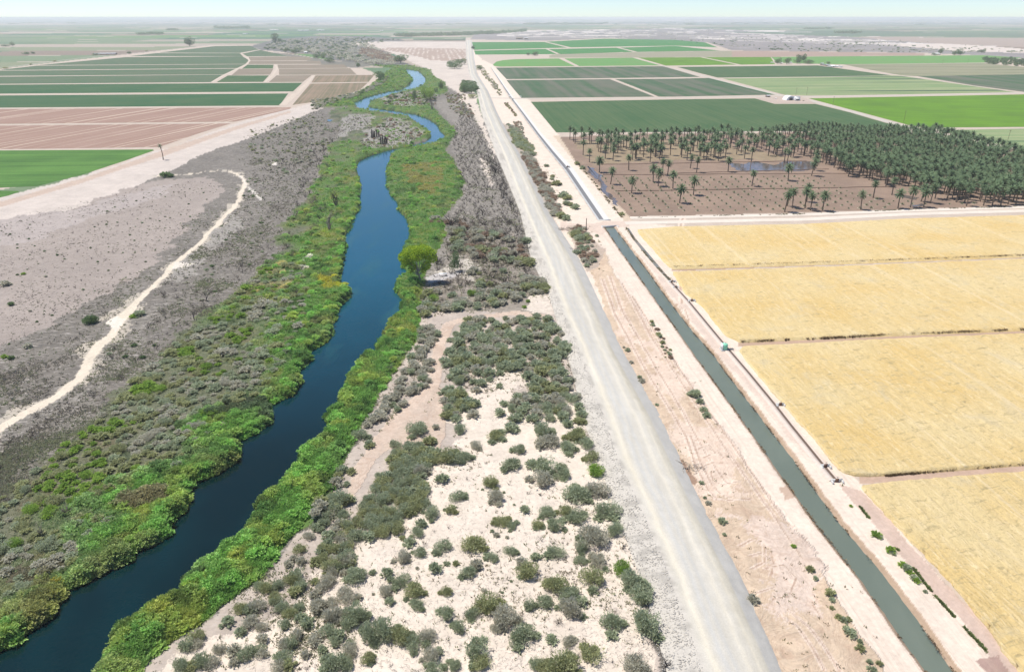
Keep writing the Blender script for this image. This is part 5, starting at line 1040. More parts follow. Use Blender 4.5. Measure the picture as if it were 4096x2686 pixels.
for i, a in enumerate([(1523, 322, 46, 36, 'dark', 'dark round tree at the river end of the brown field'), (760, 187, 34, 36, 'dark', 'big lone round tree beyond the left fields'), (1103, 174, 28, 36, 'dark', 'tall dark tree at the start of the river wood'),
    (1603, 254, 46, 30, 'dark', 'dark tree clump at the edge of the pale cleared field'), (1818, 275, 46, 26, 'dark', 'dark rounded tree left of the far road, nearer'), (1838, 258, 40, 22, 'dark', 'dark rounded tree left of the far road, farther'), (1805, 262, 30, 18, 'dark', 'low dark tree at the clearing edge left of the far road'), (1922, 281, 30, 18, 'dark', 'dark bush-like tree right of the far road'),
    (1857, 372, 38, 36, 'dark', 'dark tree left of the road, left of a close pair'), (1885, 374, 38, 34, 'dark', 'dark tree left of the road, right of a close pair'), (1892, 392, 34, 16, 'olive', 'low olive tree below the pair left of the road'), (1762, 357, 22, 30, 'dark', 'slim dark green tree right of the upper river bend'),
    (1700, 400, 34, 48, 'green', 'tall green poplar-like tree right of the upper river bend'), (1722, 402, 34, 44, 'green', 'green tree beside the poplar-like one at the river bend'), (1659, 399, 14, 34, 'dark', 'thin green tree left of the poplar-like ones'), (1742, 372, 14, 20, 'dark', 'tiny dark tree behind the poplar-like ones'),
    (1891, 198, 16, 14, 'dark', 'small dark tree right of the far road, by green fields'), (2138, 223, 26, 14, 'dark', 'larger dark tree of the pair among green fields'), (2112, 223, 16, 10, 'dark', 'smaller dark tree of the pair among green fields'),
    (50, 184, 20, 14, 'dark', 'small dark tree on the far left road'), (22, 187, 26, 8, 'dark', 'low dark hedge-like tree on the far left'), (104, 219, 26, 10, 'dark', 'low tree by the far left farm, wider'), (134, 217, 14, 9, 'dark', 'low tree by the far left farm, narrower'), (518, 217, 18, 9, 'dark', 'small tree beside the dusty road near the long shed'), (384, 221, 26, 7, 'dark', 'bushy tree left of the long shed'),
    (217, 248, 16, 7, 'olive', 'small bush-tree beside the dusty road'), (122, 260, 12, 6, 'olive', 'tiny bush-tree beside the dusty road'), (18, 275, 26, 7, 'olive', 'bush-tree at the near end of the dusty road'), (586, 208, 10, 6, 'olive', 'tiny tree at the dusty road bend'),
    (3111, 257, 20, 22, 'dark', 'dark farmstead tree, leftmost of the grove'), (3146, 257, 28, 24, 'dark', 'dark rounded farmstead tree, second in the grove'), (3188, 255, 26, 20, 'dark', 'farmstead tree in the middle of the grove'), (3196, 250, 22, 28, 'dark', 'tall farmstead tree, left of the two tallest'), (3214, 250, 18, 29, 'dark', 'tall slim farmstead tree, right of the two tallest'), (3232, 255, 40, 15, 'dark', 'low wide farmstead tree at the right end of the grove'),
    (3314, 257, 16, 10, 'dark', 'small round tree right of the farmstead grove'), (3840, 222, 24, 20, 'dark', 'dark round tree of the far right farm'), (3818, 221, 20, 16, 'dark', 'smaller dark tree of the far right farm'), (3760, 220, 16, 24, 'dark', 'tall narrow tree beside the far white house'), (3737, 222, 16, 9, 'dark', 'low tree left of the far white house'), (3925, 212, 22, 14, 'dark', 'lone dark tree at the far right scrubland'),
    (1435, 270, 18, 18, 'dark', 'small dark tree on the sandy point below the river wood'), (1268, 234, 26, 16, 'dark', 'dark tree at the edge of the river wood, left of three'), (1292, 237, 20, 15, 'dark', 'dark tree at the edge of the river wood, middle of three'), (1320, 252, 30, 24, 'dark', 'dark tree at the edge of the river wood, right of three'), (1176, 214, 28, 16, 'dark', 'round dark tree by the small pale shed'), (1190, 176, 22, 14, 'dark', 'dark tree above the river wood'),
    (1141, 209, 12, 12, 'dark', 'small tree by the levee of the far fields'), (1120, 172, 16, 16, 'dark', 'small dark tree right of the tall dark one'), (3440, 133, 12, 8, 'dark', 'tiny tree in the far right plain')]):
    tree(*a, j=i)
# the green cottonwood leaning over the river
def cottonwood():
    x, y = W(1681, 1124); e_ = empty('cottonwood_tree', (float(x), float(y), .0)); tagit(e_, 'bright yellow-green cottonwood with pale trunk, leaning over the river bank', 'tree')
    r_ = np.random.default_rng(5); L_ = [(-2.5, 0, 12.5, 4.0, 3.6, 2.2), (1.2, .5, 13.2, 3.6, 3.4, 2.0), (-5.6, -.5, 10.6, 2.6, 2.6, 2.2), (4.4, 0, 11.6, 2.6, 2.8, 2.1), (-1, -2, 11.4, 3.2, 2.6, 1.6), (-4.6, 1, 8.6, 2.0, 2.0, 1.6), (-2.8, 0, 6.4, 1.3, 1.3, 1.4), (2.8, .5, 6.6, 1.7, 1.6, 1.5), (5.4, 1, 9.6, 1.6, 1.6, 1.6), (-6.2, 0, 7.6, 1.0, 1.1, 1.0), (-3.6, -.6, 4.8, .9, .9, .9), (1.8, 0, 4.8, 1.0, 1, 1)]
    m = MB(); m.add(*crown(L_, 6500, .5, r_, .2, .5)); link('crown', m.mesh('crown', mat_leaf('leaf_cottonwood', (.19, .32, .03), (.54, .67, .06), 0, .5)), e_)
    t = MB(); t.tube([(0, 0, -.4), (-.3, 0, 2.2), (-1.0, 0, 4.6), (-1.6, 0, 7)], [.42, .36, .28, .2], 8, .3)
    for (a, b, c, *_) in L_: t.tube([(-.5, 0, 2.6 if c < 9 else 4.2), (a * .55 - .3, b * .5, c * .72), (a, b, c)], [.2, .13, .05], 5, .8)
    link('trunk', t.mesh('trunk', mat_leaf('pale_bark', (.13, .11, .09), (.34, .32, .28), 0)), e_)
cottonwood()
tree(1817, 1082, 38, 74, 'dark', 'narrow dark green tree by the white table', 2)
hand(E, [(1040, 280, 50), (1080, 310, 45), (990, 300, 40), (910, 240, 30), (1030, 400, 45), (870, 600, 55), (1070, 470, 45), (1000, 630, 34), (740, 670, 40), (1480, 590, 42), (1380, 685, 16), (1355, 725, 16)], 'green', 'x', 1.7)
for b in bushes[len(bu):] if len(bushes) > len(bu) else []:
    pass
gb = bushes[-12:]; glab = ['left of the burnt scrub', 'in the middle of the burnt scrub', 'at the top of the burnt scrub', 'highest beside the reeds', 'below the burnt scrub', 'just right of the river bank, brightest', 'below the pale clearing', 'below the brightest one', 'among grey brush by the bank', 'beside the gravel slope', 'smallest, above the dirt track', 'small, just above the dirt track']
for k, b in enumerate(gb):
    e_ = empty('green_bush', (b[0], b[1], -.1), k * 1.3, (b[2], b[2], b[2] * .95)); tagit(e_, 'leafy green bush ' + glab[k], 'green bush', 'leafy green bushes near the white table'); link('foliage', BM['green' if k % 3 else 'olive'][k % 5], e_); link('stems', SM[k % 5], e_)
# masses of far trees
LOWT = [(lambda c: (c[0], c[1], c[2]))(MB().add(*crown([(r0 * math.cos(k * 2.2), r0 * math.sin(k * 2.2), .35 + .12 * (k % 3), .33, .33, .26) for k, r0 in enumerate((.0, .25, .3, .28, .32))], 70, .28, np.random.default_rng(900 + i), .3, .0)).arr()) for i in range(3)]
def mass(poly, n, seed, w0, w1, h0, h1, tone, label, name='distant_wood', keep=0):
    r = np.random.default_rng(seed); p = sc_px(poly, n, seed); x, y = W(p[:, 0], p[:, 1]); 
    if keep: k = fbm(x * .3, y, keep, seed) > .5; x, y = x[k], y[k]
    n = len(x); VV = []; QQ = []; TT = []; off = 0; s = r.uniform(w0, w1, n); h = r.uniform(h0, h1, n)
    for j in range(3):
        m = np.arange(j, n, 3); v_, q_, t_ = replicate(*LOWT[j], np.stack([x[m], y[m], 0 * x[m]], 1), np.stack([s[m], s[m], h[m]], 1), r.random(len(m)) * 6.28); VV.append(v_); QQ.append(q_ + off); TT.append(t_); off += len(v_)
    tagit(link(name, mesh(name, np.vstack(VV), np.vstack(QQ), LEAF[tone], tint=np.concatenate(TT))), label, 'distant trees', None, 'stuff')
mass([(1040, 196), (1110, 165), (1280, 148), (1420, 148), (1480, 178), (1540, 208), (1600, 246), (1560, 262), (1480, 258), (1420, 246), (1330, 232), (1240, 212), (1150, 202)], 420, 1, 6, 15, 3.5, 8, 'grey', 'grey leafless river wood upstream of the bends')
mass([(1040, 196), (1110, 165), (1280, 148), (1480, 150), (1600, 160), (1480, 178), (1400, 200), (1480, 255), (1330, 236), (1240, 216), (1150, 205)], 300, 2, 6, 14, 3, 7, 'dark', 'dark green trees within the river wood')
mass([(1440, 200), (1480, 196), (1580, 236), (1600, 248), (1560, 252), (1450, 225)], 110, 3, 8, 14, 5, 9, 'brown', 'brownish bare wood at the edge of the cleared field')
mass([(1580, 143), (1800, 136), (2000, 128), (2105, 120), (2105, 127), (2000, 135), (1860, 142), (1700, 146), (1600, 148)], 420, 4, 14, 26, 8, 16, 'dark', 'long dark distant palm orchard beyond the end of the road', 'distant_orchard')
mass([(3935, 240), (4096, 243), (4600, 262), (4600, 285), (4096, 268), (3950, 256)], 330, 5, 6, 9, 7, 10, 'dark', 'dark palm orchard at the right edge behind the tan field', 'distant_orchard')
mass([(562, 136), (644, 136), (644, 139), (562, 139)], 26, 6, 25, 45, 8, 16, 'dark', 'dark tree belt in the far left plain')
mass([(672, 119), (706, 119), (706, 122), (672, 122)], 12, 7, 25, 45, 8, 16, 'dark', 'thin dark tree belt farther in the left plain')
mass([(862, 112), (996, 112), (996, 115), (862, 115)], 30, 8, 30, 70, 10, 26, 'dark', 'dark tree row around far farm buildings')
mass([(3348, 131), (3425, 131), (3425, 134), (3348, 134)], 24, 9, 20, 40, 10, 18, 'dark', 'dark tree belt in the far right plain')
mass([(3210, 114), (3330, 114), (3330, 117), (3210, 117)], 16, 10, 30, 60, 8, 16, 'dark', 'low tree belt far behind the scrubland')
mass([(2100, 96), (2420, 94), (2420, 99), (2100, 100)], 60, 11, 60, 140, 12, 26, 'dark', 'faint tree line near the horizon above the road')
mass([(-600, 78), (5200, 78), (5200, 84), (-600, 84)], 700, 12, 120, 420, 12, 34, 'dark', 'hazy tree lines along the horizon')
mass([(-600, 84), (5200, 84), (5200, 100), (-600, 100)], 420, 13, 50, 160, 8, 18, 'dark', 'scattered hazy trees of the far plain', keep=600)
mass([(1920, 140), (2300, 125), (2700, 118), (3000, 122), (3350, 150), (3700, 165), (4096, 204), (4096, 215), (3700, 206), (2950, 196), (2850, 168), (2420, 150)], 900, 14, 3, 10, 1.5, 4, 'grey', 'grey-brown scrub bushes across the far sandy flats', 'distant_scrub', keep=60)
mass([(2700, 160), (3000, 150), (3400, 170), (3800, 190), (4096, 205), (4096, 214), (3200, 206), (2900, 196)], 300, 15, 4, 10, 1.8, 5, 'dark', 'dark scrub bushes near the far right flats', 'distant_scrub', keep=60)

# ------------------------------------------------------------------ date palms
PC = [palm_crown(1000 + i, 50, 3.8, 5, 82, -48, .85) for i in range(4)]; palm_leaf = mat_leaf('palm_frond', (.03, .06, .03), (.15, .22, .11), .12, .15); ptrunk = mat_leaf('palm_trunk', (.10, .075, .055), (.22, .17, .13), .1)
PCM = [p.mesh('crown', palm_leaf) for p in PC]; PTM = []
for i in range(3):
    r_ = np.random.default_rng(1100 + i); m = MB(); zz_ = np.linspace(-.1, 1, 9); m.tube([(.1 * math.sin(z * 2 + i), .06 * z, z) for z in zz_], [.44, .36, .33, .34, .3, .32, .3, .36, .42], 8, np.tile(r_.random(9)[:, None], (1, 8)).ravel()); PTM.append(m.mesh('trunk', ptrunk))
CA, SA = math.cos(A_ALONG), math.sin(A_ALONG); CB, SB = math.cos(A_CR), math.sin(A_CR)
def grid(poly, sp, seed, jit=.1, sp2=None):
    r = np.random.default_rng(seed); p = wp(poly); c = p.mean(0); R_ = np.abs(p - c).max() * 1.6; k = int(R_ / sp) + 1
    i, j = np.meshgrid(np.arange(-k, k + 1), np.arange(-k, k + 1)); sp2 = sp2 or sp
    q = c + np.stack([i * sp * CA + j * sp2 * CB, i * sp * SA + j * sp2 * SB], -1).reshape(-1, 2); q = q + r.normal(size=q.shape) * sp * jit
    return q[inpoly(q[:, 0], q[:, 1], p)]
DENSE = C((640, 915), (760, 945), (900, 975), (960, 1030), (900, 1075), (1060, 1130), (1120, 1185), (1290, 1215), (1450, 1262), (1600, 1280), (1750, 1320), (1980, 1360), (2380, 1375), (4300, 1300), (4300, 1120), (2380, 1085), (2160, 1030), (1930, 955), (1760, 925), (1500, 920), (1200, 915), (900, 905))
rp = np.random.default_rng(12); pl = [tuple(q) for q in grid(DENSE, 6.7, 1) if rp.random() < .93]
SP2 = [(2262, 562), (2700, 552), (3080, 546), (3240, 570), (3250, 625), (3200, 640), (3000, 610), (2850, 640), (2700, 632), (2560, 640), (2420, 620), (2330, 590)]
pl += [tuple(q) for q in grid(SP2, 7.6, 2) if rp.random() < .55]
pl += [tuple(q) for q in grid(C((1560, 1310), (1900, 1380), (2380, 1400), (2600, 1395), (2600, 1340), (2100, 1330), (1750, 1290)), 8, 3) if rp.random() < .55]
front = C((38, 1380), (132, 1325), (530, 1265), (775, 1228), (368, 1168), (153, 1172), (110, 1145), (88, 1090), (220, 1085), (278, 1070), (300, 1095), (348, 1078), (172, 1085), (125, 1030), (50, 1070), (478, 1080), (525, 1100), (748, 1110), (768, 1120), (935, 1195), (955, 1160), (752, 1440), (803, 1415), (767, 1400), (890, 1415), (903, 1372), (928, 1430), (1008, 1432), (1270, 1425), (1355, 1345), (1325, 1225),
  (1440, 1268), (1480, 1325), (1522, 1415), (1607, 1410), (1697, 1408), (1680, 1370), (1742, 1382), (1857, 1350), (1920, 1375), (1987, 1400), (1975, 1372), (2103, 1398), (2165, 1395), (2218, 1400), (2270, 1390), (2304, 1372), (1256, 1190), (1185, 1200), (1127, 1148), (640, 1060), (690, 1050), (700, 1040), (810, 1065), (1035, 1110), (880, 1060)) + \
  B((1665, 950), (1700, 978), (1742, 940), (1800, 975), (1755, 1055), (1798, 1103), (1865, 1172), (1905, 1078), (1958, 1092), (1943, 1252), (2065, 1158), (2085, 1312), (2230, 1237), (2265, 1265), (2330, 1190), (2365, 1282), (2292, 1190), (2115, 1082), (2165, 1068), (2210, 1103), (2275, 1085), (2250, 1068), (2090, 1088), (1860, 1032), (1990, 1040))
pl += [tuple(map(float, W(u, v))) for u, v in front]
P_ = np.array(pl); pu3, pv3 = PX(P_[:, 0], P_[:, 1]); hgt = rp.uniform(6.6, 10.6, len(P_)); hgt[-len(front):] = rp.uniform(8.0, 9.8, len(front))
vis = (pu3 > -30) & (pu3 < 4130); dist = np.where(vis, P_[:, 1], 1e9); o3 = np.argsort(dist); TH3 = o3[:300]; RLp = rowlabels(P_[TH3], 15)
for k, i in enumerate(TH3):
    row, a, c = RLp[k]; h_ = float(hgt[i]); e_ = empty('date_palm', (P_[i, 0], P_[i, 1], 0), rp.random() * 6.28)
    tagit(e_, f"{'tall' if h_ > 8.6 else 'shorter'} date palm, {ordw(a)} from the canal in the {ordw(row)} row back from the road", 'palm tree', 'date palms of the flooded orchard')
    e_.rotation_euler = (rp.normal() * .04, rp.normal() * .04, rp.random() * 6.28)
    c_ = link('crown', PCM[i % 4], e_, (.1 * math.sin(2), .06, h_)); s_ = rp.uniform(.72, 1.15); c_.scale = (s_, s_, s_); t_ = link('trunk', PTM[i % 3], e_); t_.scale = (1, 1, h_)
ids = o3[300:]; ids = ids[(pu3[ids] > -200) & (pu3[ids] < 6000)]
lc = [palm_crown(1200 + i, 28, 3.4, 3, 78, -40, 1.15).arr() for i in range(2)]; VV = []; QQ = []; TT = []; off = 0
for j in range(2):
    m = ids[j::2]; v_, q_, t_ = replicate(*lc[j], np.c_[P_[m], hgt[m]], np.ones((len(m), 3)) * rp.uniform(.85, 1.1, (len(m), 1)), rp.random(len(m)) * 6.28); VV.append(v_); QQ.append(q_ + off); TT.append(t_); off += len(v_)
og = empty('date_palm_grove', (0, 0, 0)); tagit(og, 'dense far part of the date palm grove, crowns merging into one mass', 'palm grove', None, 'stuff')
link('crowns', mesh('crowns', np.vstack(VV), np.vstack(QQ), palm_leaf, tint=np.concatenate(TT)), og)['kind'] = 'stuff'
mt = MB().tube([(0, 0, -.1), (0, 0, .5), (0, 0, 1)], [.4, .32, .36], 5, .5).arr(); v_, q_, t_ = replicate(*mt, np.c_[P_[ids], 0 * hgt[ids]], np.c_[np.ones(len(ids)), np.ones(len(ids)), hgt[ids]], rp.random(len(ids)))
link('trunks', mesh('trunks', v_, q_, ptrunk, tint=t_), og)['kind'] = 'stuff'
# the lone palm on the levee
x, y = W(653, 638); e_ = empty('tall_palm', (float(x), float(y), 0)); tagit(e_, 'lone tall palm with a thin crown on the sandy levee by the green field', 'palm tree')
c_ = link('crown', palm_crown(1300, 20, 2.4).mesh('crown', palm_leaf), e_, (-.6, 0, 10.2)); m = MB(); m.tube([(0, 0, -.2), (.25, 0, 3), (.1, 0, 7), (-.6, 0, 10.2)], [.42, .32, .28, .26], 8); link('trunk', m.mesh('trunk', ptrunk), e_)
x, y = W(622, 700)
# young palms in rows with straw rings
YP = [palm_crown(1400 + i, 15, 1.35, 3, 82, 15, .34) for i in range(3)]; YM = [p.mesh('fronds', mat_leaf('young_frond', (.05, .075, .035), (.17, .2, .1), .1) if i == 0 else None) if i == 0 else None for i, p in enumerate(YP)]
ymat = YM[0].materials[0]; YM = [YM[0]] + [p.mesh('fronds', ymat) for p in YP[1:]]
straw = mat_flat('straw', (.52, .47, .34), .9, .15, 3); RM = []
for i in range(3):
    r_ = np.random.default_rng(1500 + i); m = MB(); a0 = r_.random() * 6; t = np.linspace(a0, a0 + r_.uniform(2.6, 4.6), 12); m.tube([(1.25 * math.cos(a), 1.25 * math.sin(a), .05) for a in t], np.r_[.03, [.11 + .05 * r_.random() for _ in range(10)], .03], 4); RM.append(m.mesh('straw_ring', straw))
yp = grid([(2325, 655), (2700, 655), (2950, 652), (3250, 700), (3400, 760), (3560, 800), (4000, 812), (3284, 842), (2700, 856), (2525, 860), (2410, 740)], 7.3, 5, .06)
keepy = np.array([min(np.hypot(*(P_ - q).T)) > 2.2 for q in yp]); yp = yp[keepy]; print('young palms', len(yp)); yp = yp[np.argsort(yp[:, 1])][:285]; RLy = rowlabels(yp, 15)
for k, (x, y) in enumerate(yp):
    row, a, c = RLy[k]; s_ = rp.uniform(.6, 1.15); e_ = empty('young_palm', (x, y, 0), rp.random() * 6.28, s_)
    tagit(e_, f"small young palm in brown mud, {ordw(a)} from the canal in the {ordw(row)} young row back", 'young palm', 'young palms planted in the mud'); link('fronds', YM[k % 3], e_, (0, 0, .15)); link('straw_ring', RM[k % 3], e_)
# low earth ridges across the orchard
mud = mat_flat('mud_ridge', (.17, .115, .085), .95, .15, 1.5)
for (p, q), lab in (((C((0, 1180))[0], C((1050, 1150))[0]), 'thin earth ridge across the orchard, above the puddled row'), ((B((1850, 1120))[0], C((900, 1095))[0]), 'thin earth ridge just behind the puddles'), ((B((1890, 1190))[0], C((1200, 1180))[0]), 'thin earth ridge just before the puddles'), ((B((1990, 1300))[0], C((1500, 1270))[0]), 'thin earth ridge nearest the dirt road')):
    a = wp([p, q]); d = a[1] - a[0]; L_ = np.hypot(*d); m = MB(); t = np.linspace(0, 1, 40); m.tube([(a[0][0] + d[0] * s_, a[0][1] + d[1] * s_ + .5 * math.sin(s_ * 30), .02) for s_ in t], .35 + .12 * rp.random(40), 6)
    tagit(link('earth_ridge', m.mesh('earth_ridge', mud)), lab, 'earth ridge', 'earth ridges of the orchard')
# dark dry weeds along the ridges of the wheat
def weeds(line, n, seed, col, h0, wd, label, gaps=.0, name='dry_weeds'):
    r = np.random.default_rng(seed); a = arcs(wp(line), 400); t = r.random(n) * 399; i = t.astype(int); p = a[i] + (a[np.minimum(i + 1, 399)] - a[i]) * (t - i)[:, None] + r.normal(size=(n, 2)) * wd
    k = fbm(p[:, 0], p[:, 1], 5, seed) > gaps; p = p[k]; n = len(p); s = np.full(n, .42); c = np.array(col) * np.ones((n, 1)) * r.uniform(.6, 1.4, (n, 1))
    V, Q_, C_ = tufts(p[:, 0], p[:, 1], np.zeros(n), h0 * r.uniform(.6, 1.2, n), s, c, r, 5, .6); tagit(link(name, mesh(name, V, Q_, REED, col=C_)), label, 'weeds', None, 'stuff')
weeds([(2690, 1072), (3402, 1050), (4096, 1024), (5300, 971)], 5200, 1, (.13, .08, .045), .8, .15, 'dark dry weeds along the farther wheat ridge')
weeds([(2963, 1368), (3300, 1354), (3520, 1342), (4096, 1319), (5300, 1266)], 5200, 2, (.15, .095, .055), .7, .16, 'dark dry weeds along the middle wheat ridge', .44)
weeds([(3540, 1902), (3833, 1876), (4096, 1856), (5300, 1768)], 3000, 3, (.2, .14, .075), .5, .12, 'dark dry weeds along the nearest wheat ridge', .46)
weeds([(3366, 1930), (3420, 2000), (3490, 2090), (3620, 2230), (3730, 2370), (3830, 2480), (3975, 2632)], 1300, 4, (.22, .27, .10), .22, .12, 'thin line of green weeds between canal bank and wheat', .42, 'green_weeds')
weeds([(2500, 905), (2560, 990), (2640, 1080), (2690, 1130)], 500, 5, (.3, .26, .15), .3, .35, 'weeds beside the muddy ditch', .45)
weeds([(2300, 640), (2400, 760), (2470, 850), (2490, 872)], 700, 6, (.14, .13, .06), .5, .5, 'weeds beside the orchard ditch', .5)
for ln in (CAN_L, CAN_R):
    weeds([(u, v) for u, v in ln], 1500, 7, (.3, .22, .13), .16, .14, 'dry weeds on the canal bank, ' + ('road side' if ln is CAN_L else 'wheat side'), .5, 'bank_weeds')
weeds([(2530, 870), (2700, 866), (3225, 856), (3637, 838), (4096, 826)], 1500, 8, (.11, .12, .05), .35, .5, 'low weeds along the orchard road', .5)

# ------------------------------------------------------------------ ditch, gates, tank and other built things
DL = [(2684, 1128), (2755, 1206), (2896, 1376), (3002, 1500), (3108, 1629), (3163, 1700), (3296, 1864), (3345, 1922)]
a = wp(DL); t = np.gradient(a, axis=0); t /= np.linalg.norm(t, axis=1)[:, None]; nn = np.stack([t[:, 1], -t[:, 0]], 1); n = len(a); V = []
for i in range(n):
    for w_, z in ((-1.0, .02), (-.72, .3), (-.48, .3), (-.42, -.05), (.42, -.05), (.5, .32), (1.5, .34), (1.8, .02)): V.append((*(a[i] + nn[i] * w_), z))
Qd = [(i * 8 + j, (i + 1) * 8 + j, (i + 1) * 8 + j + 1, i * 8 + j + 1) for i in range(n - 1) for j in range(7)]
e_ = empty('concrete_ditch', (0, 0, 0)); tagit(e_, 'narrow concrete ditch of brown water between canal and wheat', 'ditch')
dc = mat_flat('ditch_concrete', (.56, .47, .40), .9, .1, 1.5); bedq = [i * 7 + 3 for i in range(n - 1)]
link('lining', mesh('lining', V, [q for k, q in enumerate(Qd) if k not in bedq], dc), e_)
link('muddy_water', mesh('muddy_water', [(x, y, z + .12 * (abs(z) < .06 and z < 0)) for x, y, z in V], [Qd[k] for k in bedq], mat_flat('ditch_water', (.14, .1, .075), .12, .15, 2)), e_)
ribbon('ditch_water', [(2512, 912), (2535, 953), (2594, 1024), (2640, 1078), (2680, 1122)], [.9, 1.6, 1.9, 1.7, 1.3], .05, mat_water('ditch_water_open', (.17, .17, .14), (.22, .19, .14), .12, .2, 2, .1))
wood = mat_flat('weathered_wood', (.17, .12, .085), .9, .2, 4); whitem = mat_flat('white_paint', (.8, .8, .78), .5, .04, 2); metal = mat_flat('grey_metal', (.3, .31, .32), .4, .1, 3, .6); rust = mat_flat('rusty_metal', (.22, .13, .09), .8, .2, 3, .3); roofm = mat_flat('tin_roof', (.6, .6, .6), .4, .08, 1, .3); shade = mat_flat('dark_opening', (.05, .05, .055), .8, .1)
def gate(u, v, label, wl=2.4):
    x, y = W(u, v); ang = math.atan2(t[3][1], t[3][0]) + math.pi / 2; e_ = empty('water_gate', (float(x), float(y), 0), ang); tagit(e_, label, 'water gate', 'concrete gates of the irrigation ditch')
    m = MB().box(-wl / 2, wl / 2, -.15, .15, -.3, .75); m.box(-wl / 2, -wl / 2 + .3, -1.0, -.15, -.3, .6); m.box(wl / 2 - .3, wl / 2, -1.0, -.15, -.3, .6); link('headwall', m.mesh('headwall', conc), e_)
    m = MB().box(-.45, .45, -.22, -.155, -.2, 1.0); link('gate_plate', m.mesh('gate_plate', rust), e_); m = MB().tube([(0, -.19, .9), (0, -.19, 1.5)], .05, 6).tube([(-.3, -.19, 1.45), (.3, -.19, 1.45)], .04, 5); link('handwheel', m.mesh('handwheel', metal), e_)
gate(2688, 1128, 'concrete water gate where the muddy ditch meets the concrete one', 3.2); gate(2702, 1151, 'small dark gate just below the ditch head'); gate(2766, 1204, 'concrete gate on the ditch halfway to the tank', 2.8)
gate(3120, 1620, 'dark gate on the ditch below the green and white tank'); gate(3300, 1866, 'round-shadowed gate near the end of the concrete ditch'); gate(3345, 1925, 'broken gate at the end of the concrete ditch', 2.8); gate(2270, 668, 'small pale gate across the lined canal', 3.4)
# headwall of the canal at the junction
ca_, cb_ = wp([(2412, 905), (2462, 903)]); d = cb_ - ca_; an_ = math.atan2(d[1], d[0]); L_ = np.hypot(*d); e_ = empty('canal_headwall', (*ca_, 0), an_); tagit(e_, 'pale concrete headwall where the blue-green canal begins', 'headwall')
link('wall', MB().box(-1, L_ + 1, -.2, .25, -1.2, .35).mesh('wall', conc), e_); link('wing', MB().box(L_ + .6, L_ + 1.1, -3.2, -.2, -1, .3).mesh('wing', conc), e_); link('wing', MB().box(-1.1, -.6, -3.2, -.2, -1, .3).mesh('wing', conc), e_)
# green and white tank on the ditch with its beams
x, y = W(2897, 1399); e_ = empty('water_tank', (float(x), float(y), 0), .1); tagit(e_, 'pale green and white tank standing over the ditch on beams', 'tank')
th = np.linspace(0, 2 * math.pi, 20, endpoint=False); m = MB(); m.tube([(0, 0, .3), (0, 0, .5), (0, 0, 2.1), (0, 0, 2.35), (0, 0, 2.5)], [.85, .95, .95, .75, .2], 20); link('body', m.mesh('body', mat_flat('tank_green', (.25, .62, .42), .5, .05)), e_)
link('side_panel', MB().box(-1.08, -.8, -.75, .75, .35, 2.4).mesh('side_panel', whitem), e_); link('lid', MB().tube([(0, 0, 2.5), (0, 0, 2.62)], [.3, .25], 12).mesh('lid', whitem), e_)
for yy_ in (-.8, -.35, .1): link('beam', MB().box(-1.0, 3.0, yy_ - .09, yy_ + .09, .36, .5).mesh('beam', metal if yy_ < 0 else wood), e_)
link('footing', MB().box(-1.3, 1.1, -1.1, 1.1, -.05, .33).mesh('footing', conc), e_)
# white table by the river
x, y = W(1771, 1102); e_ = empty('white_table', (float(x), float(y), -.2), .08); tagit(e_, 'white flat-topped table on posts in the grey clearing', 'table'); link('table_top', MB().box(-1.7, 1.7, -.55, .55, 1.05, 1.2).mesh('table_top', whitem), e_)
for sx in (-1.4, 1.4):
    for sy in (-.4, .4): link('leg', MB().box(sx - .06, sx + .06, sy - .06, sy + .06, -.1, 1.04).mesh('leg', wood), e_)
# poles
def pole(u, v, h, label, r_=.14, arm=False, name='utility_pole'):
    x, y = W(u, v); e_ = empty(name, (float(x), float(y), 0), -.2); tagit(e_, label, 'pole', 'wooden poles' if arm else None); link('post', MB().tube([(0, 0, -.3), (0, 0, h * .5), (0, 0, h)], [r_ * 1.15, r_ * 1.05, r_ * .9], 8).mesh('post', wood), e_)
    link('cap', MB().tube([(0, 0, h), (0, 0, h + .08)], [r_ * .95, r_ * .6], 8).mesh('cap', rust), e_)
    if arm: link('crossarm', MB().box(-1.1, 1.1, -.06, .06, h - .9, h - .75).mesh('crossarm', wood), e_)
pole(2344, 928, 7.2, 'single dark wooden pole at the canal junction', .2)
for k, (u, v, h, lab) in enumerate([(3331, 422, 11, 'thin pole at the corner of the vivid green field'), (3226, 381, 11, 'thin pole right behind the white barn'), (3183, 384, 11, 'thin pole above the white barn roof'), (3614, 490, 12, 'thin pole in the vivid green field by the diagonal road'), (4027, 576, 12, 'thin pole in the striped field beyond the grove'), (3770, 256, 10, 'faint pole along the far tan field'), (3870, 254, 10, 'faint pole far along the tan field edge')]): pole(u, v, h, lab, .13, True)
# white barn in its yard
flat_poly('yard', C((560, 668), (700, 655), (860, 655), (960, 700), (690, 703)), .14, mat_dirt('yard_dirt', (.42, .34, .28)))['kind'] = 'structure'
x, y = W(3163, 402); e_ = empty('white_barn', (float(x), float(y), 0), .12); tagit(e_, 'white round-roofed barn with a lower front shed in the dirt yard', 'barn')
m = MB(); k = 9; pr = [(-6 * math.cos(i / k * math.pi), 5.6 * math.sin(i / k * math.pi)) for i in range(k + 1)]; V = [(a_, b_, c_) for b_ in (0, 12) for a_, c_ in pr]; m.add(V, [(i, i + 1, i + k + 2, i + k + 1) for i in range(k)]); link('roof', m.mesh('roof', whitem), e_)
for b_ in (.1, 11.9): m = MB(); m.add([(a_, b_, c_) for a_, c_ in pr], [(i, i + 1, k - i - 1, k - i) for i in range(k // 2)]); link('end_wall', m.mesh('end_wall', mat_flat('barn_end', (.68, .7, .72), .6, .05)), e_)
